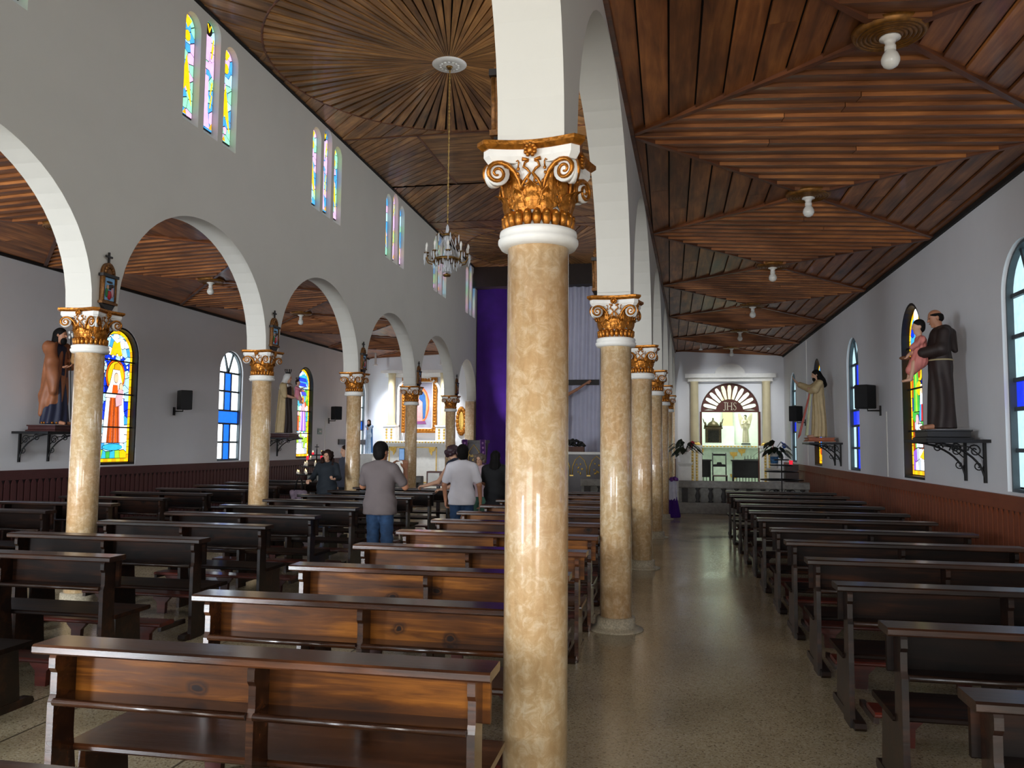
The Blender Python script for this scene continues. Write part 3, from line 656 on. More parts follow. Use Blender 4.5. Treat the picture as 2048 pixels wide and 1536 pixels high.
def lancet(P, u0, w, lo, sp, middle, letter, rnd, fine):
    P.piece([(u0+u, z) for u, z in arch_poly(w, lo, sp, 10)], LEAD, -.012, .01, 'came_sheet')
    out = [(u0+u*.95, z) for u, z in arch_poly(w, lo+.02, sp, 10, w*.95)]
    hi = sp+w; H = hi-lo; Z = lambda v: lo+v*H; ld = .013
    cols = ['sky', 'mint', 'lilac', 'sky', 'pale', 'mint', 'lilac']
    nu, nz = (3, 11) if fine else (2, 7)
    seeds = [(u0+u, z) for u, z in jitter(w, lo, hi, nu, nz, .32, rnd)]
    for (u, z), q in voronoi(out, seeds, ld): P.piece(q, gm(rnd.choice(cols)))
    if middle:
        a = w*.3
        P.piece([(u0-w*.55, Z(.03)), (u0+w*.55, Z(.03)), (u0+a*.8, Z(.2)), (u0+a*.8, Z(.5)), (u0-a*.8, Z(.5)), (u0-a*.8, Z(.2))], gm('lilac'), .005)
        P.piece([(u0-a*.8, Z(.64)), (u0+a*.8, Z(.64)), (u0+w*.5, Z(.87)), (u0-w*.5, Z(.87))], gm('lilac'), .005)
        P.piece([(u0-w*.93, Z(.5)), (u0-a, Z(.56)), (u0+a, Z(.56)), (u0+w*.93, Z(.5)), (u0+w*.93, Z(.67)), (u0+a, Z(.62)), (u0-a, Z(.62)), (u0-w*.93, Z(.67))], gm('lilac'), .006)
        for s in (-1, 1):
            for v in (.22, .34, .68, .74):
                P.piece([(u0+s*w*.5, Z(v)), (u0+s*w*.62, Z(v)), (u0+s*w*.85, Z(v+.12)), (u0+s*w*.72, Z(v+.13))][::s], gm('yellow'), .005)
            P.piece([(u0+s*w*.5, Z(.03)), (u0+s*w*.9, Z(.03)), (u0+s*w*.9, Z(.09))][::s], gm('gold'), .005)
        P.ellipse((u0, Z(.925)), w*.5, w*.55, LEAD, .008)
        if letter:
            c, s = math.cos(P.ang), math.sin(P.ang)
            ux = u0; o = text_on(letter, .15, gm('yellow'), 'lettering', P.p, (P.loc[0]+ux*c+.02*s, P.loc[1]+ux*s-.02*c, Z(.925)), P.ang)
    else:
        P.piece([(u0, Z(.6)), (u0+w*.42, Z(.4)), (u0, Z(.3)), (u0-w*.42, Z(.4))], gm('yellow'), .005)
        P.piece([(u0-w*.42, Z(.39)), (u0-w*.02, Z(.295)), (u0-w*.55, Z(.2))], gm('yellow'), .005); P.piece([(u0+w*.42, Z(.39)), (u0+w*.8, Z(.13)), (u0+w*.02, Z(.295))], gm('yellow'), .005)
        P.ellipse((u0, Z(.79)), w*.36, w*.42, gm('yellow'), .005); P.piece([(u0, Z(.87)), (u0+w*.5, Z(.96)), (u0-w*.2, Z(.995)), (u0-w*.55, Z(.95))], gm('yellow'), .004)
        P.piece([(u0-w*.3, Z(.02)), (u0+w*.2, Z(.02)), (u0, Z(.07))], gm('gold'), .004)
LET = ['', 'V', 'IV', 'III', '', '']
for i, y in enumerate(CLER_L):
    wn += 1; e = bpy.data.objects.new('window_%d' % wn, None); COL.objects.link(e); e['kind'] = 'structure'
    P = Panel(e, xl(y)+.15-.09, y, PI/2+.013)
    for j, (o, w_, lo, sp) in enumerate(LANC): lancet(P, o, w_-.008, lo+.1, sp, j == 1, LET[i] if j == 1 else '', random.Random(i*7+j), i in (1, 2))
for i, y in enumerate(CLER_R):
    wn += 1; e = bpy.data.objects.new('window_%d' % wn, None); COL.objects.link(e); e['kind'] = 'structure'
    P = Panel(e, xr(y)-.15+.2, y, -PI/2-.028)
    for j, (o, w_, lo, sp) in enumerate(LANC): lancet(P, o, w_-.008, lo+.02, sp, j == 1, '', random.Random(90+i*7+j), False)
# ------------------------------------------------------------------ columns with gilded capitals
CR = .143
def leaf_mesh(name, h, w, curl, lobes, mat, base_r=0.0, lean=.02, t=.006):
    nu, nv = 11, 13; vs = []
    for back in (0, 1):
        for j in range(nv):
            v = j/(nv-1)
            prof = math.sin(PI*min(1, v*.86+.16))**.7 * (1-.22*abs(math.sin(v*PI*lobes)))
            if v > .92: prof *= .8
            for i in range(nu):
                u = -1+2*i/(nu-1)
                ser = 1+.2*math.sin(v*PI*lobes*2)*abs(u)
                x = u*w/2*prof*ser
                y = -(lean*v+curl*max(0, v-.62)**2*6.5) - .016*math.cos(u*PI*.5)*math.sin(PI*min(1, v+.1)) + .013*abs(math.sin(u*PI*2.0))*(.5+v*.7)
                z = h*(v-.5*max(0, v-.72)**1.6*1.4)
                vs.append((x, y+back*t, z))
    fs = []
    for j in range(nv-1):
        for i in range(nu-1):
            a = j*nu+i; fs.append((a, a+1, a+nu+1, a+nu)); b = a+nu*nv; fs.append((b+nu, b+nu+1, b+1, b))
    K = nu*nv; per = [j*nu for j in range(nv)]+[(nv-1)*nu+i for i in range(1, nu)]+[j*nu+nu-1 for j in range(nv-2, -1, -1)]
    fs += [(per[i], per[i+1], K+per[i+1], K+per[i]) for i in range(len(per)-1)]
    return MB().add(vs, fs, True).mesh(name, mat)
def spiral(r0, turns, n=26, s=1):
    return [(s*(r0*(1-.86*i/n))*math.cos(-PI*.5+2*PI*turns*i/n), (r0*(1-.86*i/n))*math.sin(-PI*.5+2*PI*turns*i/n)) for i in range(n+1)]
def abacus_poly(r, mid, cut):
    q = []
    for k in range(4):
        a = PI/4+k*PI/2; c = (r*math.sqrt(2)*math.cos(a), r*math.sqrt(2)*math.sin(a)); t = (-math.sin(a), math.cos(a))
        p0 = (c[0]-t[0]*cut, c[1]-t[1]*cut); p1 = (c[0]+t[0]*cut, c[1]+t[1]*cut); q += [p0, p1]
        b = a+PI/4; nx = (math.cos(b), math.sin(b)); c2 = (r*math.sqrt(2)*math.cos(a+PI/2), r*math.sqrt(2)*math.sin(a+PI/2)); t2 = (-math.sin(a+PI/2), math.cos(a+PI/2)); p2 = (c2[0]-t2[0]*cut, c2[1]-t2[1]*cut)
        for i in range(1, 8):
            f = i/8; x = p1[0]+(p2[0]-p1[0])*f; y = p1[1]+(p2[1]-p1[1])*f; dd = (r-mid)*math.sin(PI*f)
            q.append((x-nx[0]*dd, y-nx[1]*dd))
    return q
def ring_sweep(polys):
    """loft a list of (polygon, z)"""
    n = len(polys[0][0]); vs = [(x, y, z) for p, z in polys for x, y in p]; fs = []
    for j in range(len(polys)-1): fs += [(j*n+i, j*n+(i+1) % n, (j+1)*n+(i+1) % n, (j+1)*n+i) for i in range(n)]
    fs += [tuple(range(n))[::-1], tuple(range((len(polys)-1)*n, len(polys)*n))]
    return MB().add(vs, fs)
def make_column():
    root = thing('column', 'x', 'column')
    sh = MB().lathe([(CR+.1, 0), (CR+.1, .012), (CR+.05, .022), (CR+.03, .05), (CR+.028, .11), (CR+.0, .12)], 40); sh.obj('base', plain('speckled_base', (178, 166, 142), .4, 0, .3, 60), root)
    MB().lathe([(CR, .11), (CR, 1.2), (CR-.003, 2.55)], 48).obj('shaft', MARB, root)
    zb = 2.54
    MB().lathe([(CR-.01, zb), (CR+.03, zb+.005), (CR+.042, zb+.025), (CR+.042, zb+.04), (CR+.03, zb+.052), (CR+.036, zb+.062), (CR+.034, zb+.078), (CR+.015, zb+.085), (CR-.02, zb+.085)], 48).obj('collar', WHITE, root)
    z0 = zb+.085; z1 = 2.905
    bell = MB().lathe([(CR-.012, z0), (CR-.012, z0+.13), (CR+.0, z0+.19), (CR+.02, z1-.02), (CR+.034, z1), (CR-.05, z1)], 32).obj('capital', WHITE, root)
    # bead course of upright lobes
    m = MB()
    for k in range(22):
        a = 2*PI*k/22; c, s = math.cos(a), math.sin(a)
        m.ell(((CR+.006)*c, (CR+.006)*s, z0+.035), (.0225, .0225, .042), 7, 5); m.ell(((CR+.018)*c, (CR+.018)*s, z0+.055), (.012, .012, .012), 6, 4)
    m.obj('lobe_ring', GOLD, bell)
    LM = leaf_mesh('leaf', .125, .115, .05, 3, GOLD); LS = leaf_mesh('leaf', .165, .1, .07, 4, GOLD)
    for k in range(8):
        a = 2*PI*k/8+PI/8
        link('leaf', LM, bell, ((CR-.004)*math.sin(a), -(CR-.004)*math.cos(a), z0+.045), a)
    for k in range(4):                                    # one broad leaf in the middle of each face
        a = k*PI/2; link('leaf', LM, bell, ((CR+.004)*math.sin(a), -(CR+.004)*math.cos(a), z0+.07), a)
    for k in range(4):                                    # tall leaves under the corner volutes
        for d in (-.23, .23):
            a = PI/4+k*PI/2+d
            link('leaf', LS, bell, ((CR+.004)*math.sin(a), -(CR+.004)*math.cos(a), z0+.105), a)
    # volutes: pairs of scrolls meeting at the corners
    sp = spiral(.047, 1.6)
    m = MB(); stem = [(-.128, -.14), (-.118, -.09), (-.1, -.03), (-.075, .015), (-.045, .04), (-.02, .048)]
    path = [(x+.0, z) for x, z in stem]+[(-y*0+x, z) for x, z in [(0+q[0]*1.0, -q[1]) for q in sp]]
    pth = [(u, 0, z) for u, z in path]; rr = [.006, .007, .009, .011, .012, .0115]+[.011-.006*i/(len(sp)-1) for i in range(len(sp))]
    VM = m.tube(pth, rr, 6).mesh('volute', GOLD)
    MB().lathe([(0, -.012), (.05, -.012), (.05, .012), (0, .012)], 16)
    bk = MB().lathe([(.0, -.014), (.052, -.012), (.052, .012), (0, .014)], 16); bk.xf(Matrix.Rotation(PI/2, 4, 'X')); BKM = bk.mesh('volute_back', WHITE)
    SC_ = MB()
    for s in (-1, 1):
        SC_.tube([(s*.012, 0, .055), (s*.03, 0, .05), (s*.036, 0, .03), (s*.02, 0, .02), (s*.006, 0, .0), (s*.03, 0, -.03), (s*.05, 0, -.075)], [.004, .006, .007, .007, .007, .008, .006], 5)
        SC_.tube([(s*.006, 0, 0), (s*.016, 0, -.02), (s*.012, 0, -.038), (s*.024, 0, -.048), (s*.036, 0, -.04)], .006, 5)
        SC_.tube([(s*.012, 0, .06), (s*.042, 0, .066)], [.005, .011], 6)
        SC_.tube([(s*.07, 0, .055), (s*.063, 0, .062), (s*.058, 0, .05), (s*.06, 0, .03)], .004, 5); SC_.ell((s*.06, 0, .022), (.008, .006, .009), 6, 5); SC_.ell((s*.062, 0, .0), (.007, .005, .008), 6, 5)
    SCM = SC_.mesh('scroll', GOLD)
    RS = MB().ell((0, 0, 0), (.018, .016, .022), 8, 6)
    for k in range(9):
        a = PI*(-.35)+PI*1.7*k/8; RS.ell((.022*math.cos(a), -.004, .024*math.sin(a)), (.011, .012, .011), 6, 4)
    RSM = RS.mesh('rosette', GOLD)
    for k in range(4):
        a = k*PI/2; c, s = math.cos(a), math.sin(a)
        def put(nm, me, u, d, z, extra=0.0, flip=False):
            o = link(nm, me, bell, (u*c+d*s, u*s-d*c, z)); o.rotation_euler = (0, 0, a+extra)
            if flip: o.scale = (-1, 1, 1)
            return o
        put('scroll', SCM, 0, CR+.03, z0+.225); put('rosette', RSM, 0, .2, 2.945)
        for sgn in (-1, 1):
            put('volute', VM, sgn*.15, .196, z0+.225, -sgn*.4, sgn < 0); put('volute_back', BKM, sgn*.152, .18, z0+.225, -sgn*.4)
    ab = ring_sweep([(abacus_poly(.185, .145, .02), 2.9), (abacus_poly(.2, .163, .024), 2.925), (abacus_poly(.2, .163, .024), 2.955)]).obj('abacus', WHITE, root)
    ring_sweep([(abacus_poly(.205, .168, .025), 2.955), (abacus_poly(.222, .184, .03), 2.972), (abacus_poly(.222, .184, .03), ZCAP), (abacus_poly(.21, .172, .03), ZCAP+.004)]).obj('abacus_moulding', GOLD, root)
    return root
COLP = make_column(); first = True
for ys, xf, where, rz in ((YR, xr, 'along the JHS chapel aisle', -.028), (YL, xl, 'along the painted altar aisle', .013)):
    vis = [y for y in ys if y > 3]
    for i, y in enumerate(vis):
        if xf is xl and y < 5: continue
        o = COLP if first else tree_copy(COLP); first = False
        o.location = (xf(y), y, 0); o.rotation_euler = (0, 0, rz)
        tag(o, 'marbled column with gilded capital %s, %s from the altar' % (where, ORD[len(vis)-1-i]), 'column', 'marbled columns of the two arcades')
# end pilasters
for x, y, nm in ((xl(25)-.0, 24.82, 'beside the purple curtain and the painted altar'), (xr(25), 24.82, 'beside the JHS chapel aisle wall')):
    t = thing('pilaster', 'plain marbled pilaster without capital '+nm, 'pilaster', (x, y, 0))
    MB().box(-.14, .14, -.14, .14, .28, 2.96).obj('shaft', MARB, t); MB().box(-.16, .16, -.16, .14, .28, .42).obj('base', STONE, t); MB().box(-.15, .15, -.15, .14, 2.96, ZCAP).obj('cap', WHITE, t)

# ------------------------------------------------------------------ pews
def make_pew(L, wood_m, rail_m):
    r = thing('pew', 'x', 'pew'); h = L/2
    MB().prism([(0, .8), (.006, .793), (.174, .793), (.18, .8), (.18, .822), (.172, .83), (.008, .83), (0, .822)], 'x', -h, h).obj('top_rail', rail_m, r)
    up = [(.028, 0), (.028, .6), (.04, .63), (.04, .715), (.026, .735), (.026, .775), (.034, .793), (.15, .793), (.15, .45), (.2, .05), (.2, 0)]
    UM = MB().prism(up, 'x', -.015, .015).mesh('upright', rail_m)
    for x in (-h+.075, 0, h-.075): link('upright', UM, r, (x, 0, 0))
    MB().bbox(-h+.03, h-.03, .15, .176, .6, .793, .004).obj('back_panel', wood_m, r)
    g = .0155
    LD = MB().prism([(.03, .593), (.15, .593), (.15, .615), (.03, .615)], 'x', 0, h-.075-2*g)
    LD.tube([(0, .027, .604), (h-.075-2*g, .027, .604)], .0155, 8); LDM = LD.mesh('ledge', rail_m)
    for x in (-h+.075+g, g): link('ledge', LDM, r, (x, 0, 0))
    MB().bbox(-h+.05, h-.05, .15, .56, .37, .4, .008).obj('seat', PEWT if wood_m is PEWH else wood_m, r)
    SM = MB().prism([(.2, .04), (.5, .04), (.47, .37), (.2, .37)], 'x', -.016, .016).mesh('seat_support', rail_m)
    FM = MB().prism([(-.02, 0), (.6, 0), (.615, .02), (.6, .045), (.56, .05), (.02, .05), (-.03, .045), (-.04, .02)], 'x', -.032, .032).mesh('foot', rail_m)
    for x in (-h+.095, h-.095): link('seat_support', SM, r, (x, 0, 0)); link('foot', FM, r, (x+(.012 if x < 0 else -.012), 0, 0))
    link('seat_support', SM, r, (0, 0, 0))
    kn = MB().bbox(-h+.12, h-.12, -.32, -.12, .17, .2, .01).obj('kneeler', PEWR, r)
    KM = MB().prism([(-.1, .17), (.1, .17), (.085, .14), (.045, .1), (.04, 0), (-.04, 0), (-.045, .1), (-.085, .14)], 'y', -.245, -.205).mesh('kneeler_leg', PEWR)
    for x in (-h+.3, 0, h-.3): link('kneeler_leg', KM, kn, (x, 0, 0))
    AM = MB().prism([(-.3, .135), (.03, .135), (.03, .17), (-.3, .17)], 'x', -.015, .015).mesh('kneeler_arm', rail_m)
    for x in (-h+.13, h-.13): link('kneeler_arm', AM, kn, (x, 0, 0))
    return r
def pews(proto, xc, ys, label, group):
    n = len(ys)
    for i, y in enumerate(ys):
        o = proto if i == 0 else tree_copy(proto)
        o.location = (xc+random.uniform(-.012, .012), y+random.uniform(-.03, .03), 0); o.rotation_euler = (0, 0, random.uniform(-.006, .006))
        tag(o, label % ORD[n-1-i], 'pew', group)
pews(make_pew(1.88, PEWH, PEWT), -1.575, [1.72]+[1.8+1.115*k for k in range(1, 12)], 'knotty honey-brown pine pew, %s row from the altar in the nave', 'pine pews in the nave')
pews(make_pew(1.86, PEWD, PEWDT), -4.79, [2.88+1.135*k for k in range(11)], 'dark nave pew across the centre aisle from the pine pews, %s row from the altar', 'dark pews in the nave')
pews(make_pew(1.7, PEWD, PEWDT), -7.93, [5.99+1.135*k for k in range(10)], 'dark pew in the painted altar aisle, %s row from the candle stand', 'dark pews in the painted altar aisle')
pews(make_pew(1.9, PEWD, PEWDT), 1.93, [2.93+1.128*k for k in range(12)], 'dark-stained pew in the JHS chapel aisle, %s row from the stone balustrade', 'dark pews in the JHS chapel aisle')
# ------------------------------------------------------------------ signed-distance modelling for figures
def nets(f, org, h):
    s = f < 0
    c = [s[i:s.shape[0]-1+i, j:s.shape[1]-1+j, k:s.shape[2]-1+k] for i in (0, 1) for j in (0, 1) for k in (0, 1)]
    cnt = sum(x.astype(np.int8) for x in c); act = (cnt > 0) & (cnt < 8)
    idx = -np.ones(act.shape, np.int64); ii = np.argwhere(act); idx[act] = np.arange(len(ii))
    acc = np.zeros((len(ii), 3)); num = np.zeros(len(ii)); I, J, K = ii.T
    for ax in range(3):
        o1, o2 = [a for a in range(3) if a != ax]
        for a in (0, 1):
            for b in (0, 1):
                d = [0, 0, 0]; d[o1] = a; d[o2] = b; e = list(d); e[ax] = 1
                f0 = f[I+d[0], J+d[1], K+d[2]]; f1 = f[I+e[0], J+e[1], K+e[2]]; mk = (f0 < 0) != (f1 < 0)
                t = np.where(mk, f0/np.where(mk, f0-f1, 1), 0)
                p = np.zeros((len(ii), 3)); p[:, o1] = a; p[:, o2] = b; p[:, ax] = t
                acc += p*mk[:, None]; num += mk
    V = org+(ii+acc/num[:, None])*h; F = []
    for ax in range(3):
        o1, o2 = (ax+1) % 3, (ax+2) % 3
        sl0 = [slice(None)]*3; sl1 = [slice(None)]*3; sl0[ax] = slice(0, -1); sl1[ax] = slice(1, None)
        g = np.argwhere(s[tuple(sl0)] != s[tuple(sl1)])
        g = g[(g[:, o1] > 0) & (g[:, o2] > 0) & (g[:, o1] < f.shape[o1]-1) & (g[:, o2] < f.shape[o2]-1)]
        e1 = np.zeros(3, int); e1[o1] = 1; e2 = np.zeros(3, int); e2[o2] = 1
        q = np.stack([idx[tuple((g-e1-e2).T)], idx[tuple((g-e2).T)], idx[tuple(g.T)], idx[tuple((g-e1).T)]], 1)
        fl = ~s[tuple(g.T)]; q[fl] = q[fl][:, ::-1]; F.append(q)
    return V, np.concatenate(F)
class Sdf:
    def __init__(s): s.ops = []; s.cl = []; s.dis = []
    def rc(s, a, b, ra, rb=None, k=.02, sc=(1, 1, 1), sub=False):
        s.ops.append(('c', np.array(a, float), np.array(b, float), ra, ra if rb is None else rb, k, np.array(sc, float), sub)); return s
    def el(s, c, r, k=.02, sub=False, rot=None):
        s.ops.append(('e', np.array(c, float), np.array(r, float), k, sub, rot)); return s
    def chain(s, ps, rs, k=.02, sc=(1, 1, 1)):
        for i in range(len(ps)-1): s.rc(ps[i], ps[i+1], rs[i], rs[i+1], k, sc)
        return s
    def clip(s, n, d): s.cl.append((np.array(n, float), d)); return s       # keeps n.p < d
    def fold(s, fn): s.dis.append(fn); return s
    def mesh(s, h=.011, grow=0.0):
        lo = np.full(3, 9e9); hi = -lo
        for o in s.ops:
            if o[0] == 'c': m = max(o[3], o[4])*max(1, o[6].max()); a = np.minimum(o[1], o[2])-m; b = np.maximum(o[1], o[2])+m
            else: m = o[2].max(); a = o[1]-m; b = o[1]+m
            lo = np.minimum(lo, a); hi = np.maximum(hi, b)
        lo -= .05+grow; hi += .05+grow; n = np.ceil((hi-lo)/h).astype(int)+1
        f = np.full(n, .3, np.float32); ax = [(lo[i]+h*np.arange(n[i])).astype(np.float32) for i in range(3)]
        for o in s.ops:
            if o[0] == 'c': m = max(o[3], o[4])*max(1, o[6].max()); a = np.minimum(o[1], o[2])-m; b = np.maximum(o[1], o[2])+m; k = o[5]; sub = o[7]
            else: m = o[2].max(); a = o[1]-m; b = o[1]+m; k = o[3]; sub = o[4]
            pad = k+.03+grow; i0 = np.clip(((a-pad-lo)/h).astype(int), 0, n-1); i1 = np.clip(((b+pad-lo)/h).astype(int)+2, 1, n)
            sl = tuple(slice(i0[i], i1[i]) for i in range(3)); X, Y, Z = np.meshgrid(ax[0][sl[0]], ax[1][sl[1]], ax[2][sl[2]], indexing='ij', sparse=True)
            if o[0] == 'c':
                q = o[6]; A = o[1]/q; B = o[2]/q; ba = B-A; L2 = max(1e-9, ba@ba)
                px, py, pz = X/q[0]-A[0], Y/q[1]-A[1], Z/q[2]-A[2]
                t = np.clip((px*ba[0]+py*ba[1]+pz*ba[2])/L2, 0, 1)
                d = (np.sqrt((px-t*ba[0])**2+(py-t*ba[1])**2+(pz-t*ba[2])**2)-(o[3]+(o[4]-o[3])*t))*q.min()
            else:
                X_, Y_, Z_ = X-o[1][0], Y-o[1][1], Z-o[1][2]
                if o[5] is not None:
                    R = o[5]; X_, Y_, Z_ = (R[0][0]*X_+R[0][1]*Y_+R[0][2]*Z_), (R[1][0]*X_+R[1][1]*Y_+R[1][2]*Z_), (R[2][0]*X_+R[2][1]*Y_+R[2][2]*Z_)
                r = o[2]; k0 = np.sqrt((X_/r[0])**2+(Y_/r[1])**2+(Z_/r[2])**2); k1 = np.sqrt((X_/r[0]**2)**2+(Y_/r[1]**2)**2+(Z_/r[2]**2)**2)
                d = k0*(k0-1)/np.maximum(k1, 1e-6)
            g = f[sl]
            if sub: f[sl] = np.maximum(g, -d)
            else:
                hh = np.clip(.5+.5*(g-d)/k, 0, 1); f[sl] = g+(d-g)*hh-k*hh*(1-hh)
        f -= grow
        if s.dis or s.cl:
            X, Y, Z = np.meshgrid(*ax, indexing='ij', sparse=True)
            for fn in s.dis: f = f+fn(X, Y, Z)
            for nn, d in s.cl: f = np.maximum(f, nn[0]*X+nn[1]*Y+nn[2]*Z-d)
        f[0] = f[-1] = .3; f[:, 0] = f[:, -1] = .3; f[:, :, 0] = f[:, :, -1] = .3
        return nets(f, lo, h)
    def obj(s, name, mat, parent=None, h=.011, grow=0.0):
        V, F = s.mesh(h, grow); me = bpy.data.meshes.new(name); me.from_pydata(V.tolist(), [], F.tolist())
        me.polygons.foreach_set('use_smooth', [True]*len(me.polygons)); me.materials.append(mat); me.update()
        return link(name, me, parent)
def v3(*a): return np.array(a, float)
def unit(a): return a/np.linalg.norm(a)
def hand(S, w, d, n, curl=.6, side=1, sc=1.0):
    """five-fingered hand: wrist w, pointing d, palm normal n (fingers curl towards n)"""
    d = unit(d); n = unit(n-d*(n@d)); sd = np.cross(d, n)*side
    for u in (-.026, -.009, .009, .026): S.rc(w+sd*u*.6*sc, w+(d*.078+sd*u)*sc, .017*sc, .016*sc, .012)
    for i, (u, L) in enumerate(((-.029, .062), (-.01, .074), (.01, .078), (.029, .07))):
        a = w+(d*.085+sd*u)*sc; c1 = curl*.8; p1 = a+(d*math.cos(c1)+n*math.sin(c1))*L*.5*sc; c2 = curl*1.8; p2 = p1+(d*math.cos(c2)+n*math.sin(c2))*L*.5*sc
        S.chain([a, p1, p2], [.0105*sc, .0095*sc, .0085*sc], .005)
    a = w+(d*.02+sd*.03)*sc; p1 = a+(d*.028+sd*.022+n*.012)*sc; p2 = p1+(d*.03+sd*.004+n*.018*curl)*sc
    S.chain([a, p1, p2], [.015*sc, .0115*sc, .0095*sc], .01)
def head(S, c, f, sc=1.0):
    """head centred on c looking along f (unit, roughly horizontal)"""
    up = v3(0, 0, 1); up = unit(up-f*(up@f)); sd = np.cross(f, up)
    R = [sd, f, up]
    P = lambda x, y, z: c+(sd*x+f*y+up*z)*sc
    S.el(P(0, -.008, .03), np.array((.074, .092, .092))*sc, .02, rot=R); S.el(P(0, .02, -.035), np.array((.058, .066, .085))*sc, .03, rot=R)
    S.rc(P(0, .085, .012), P(0, .106, -.022), .009*sc, .014*sc, .012); S.rc(P(-.018, .08, -.06), P(.018, .08, -.06), .011*sc, None, .01)
    S.el(P(0, .07, -.1), np.array((.022, .02, .018))*sc, .02, rot=R)
    for s in (-1, 1): S.el(P(s*.076, -.012, -.005), np.array((.012, .022, .033))*sc, .008, rot=R); S.rc(P(s*.014, .082, .032), P(s*.048, .07, .03), .009*sc, None, .012)
    return P
def eyes(P, root, mat=None, sc=1.0):
    for s in (-1, 1):
        c = P(s*.031, .0835, .012); MB().ell(tuple(c), (.0095*sc, .0075*sc, .0065*sc), 8, 6).obj('eye', plain('dark_eye', (24, 16, 14), .2), root)
    a, b, c = P(-.02, .0915, -.058), P(0, .0975, -.06), P(.02, .0915, -.058)
    MB().tube([tuple(a), tuple(b), tuple(c)], [.003*sc, .0065*sc, .003*sc], 6).obj('mouth', plain('lips', (140, 74, 66), .5), root)

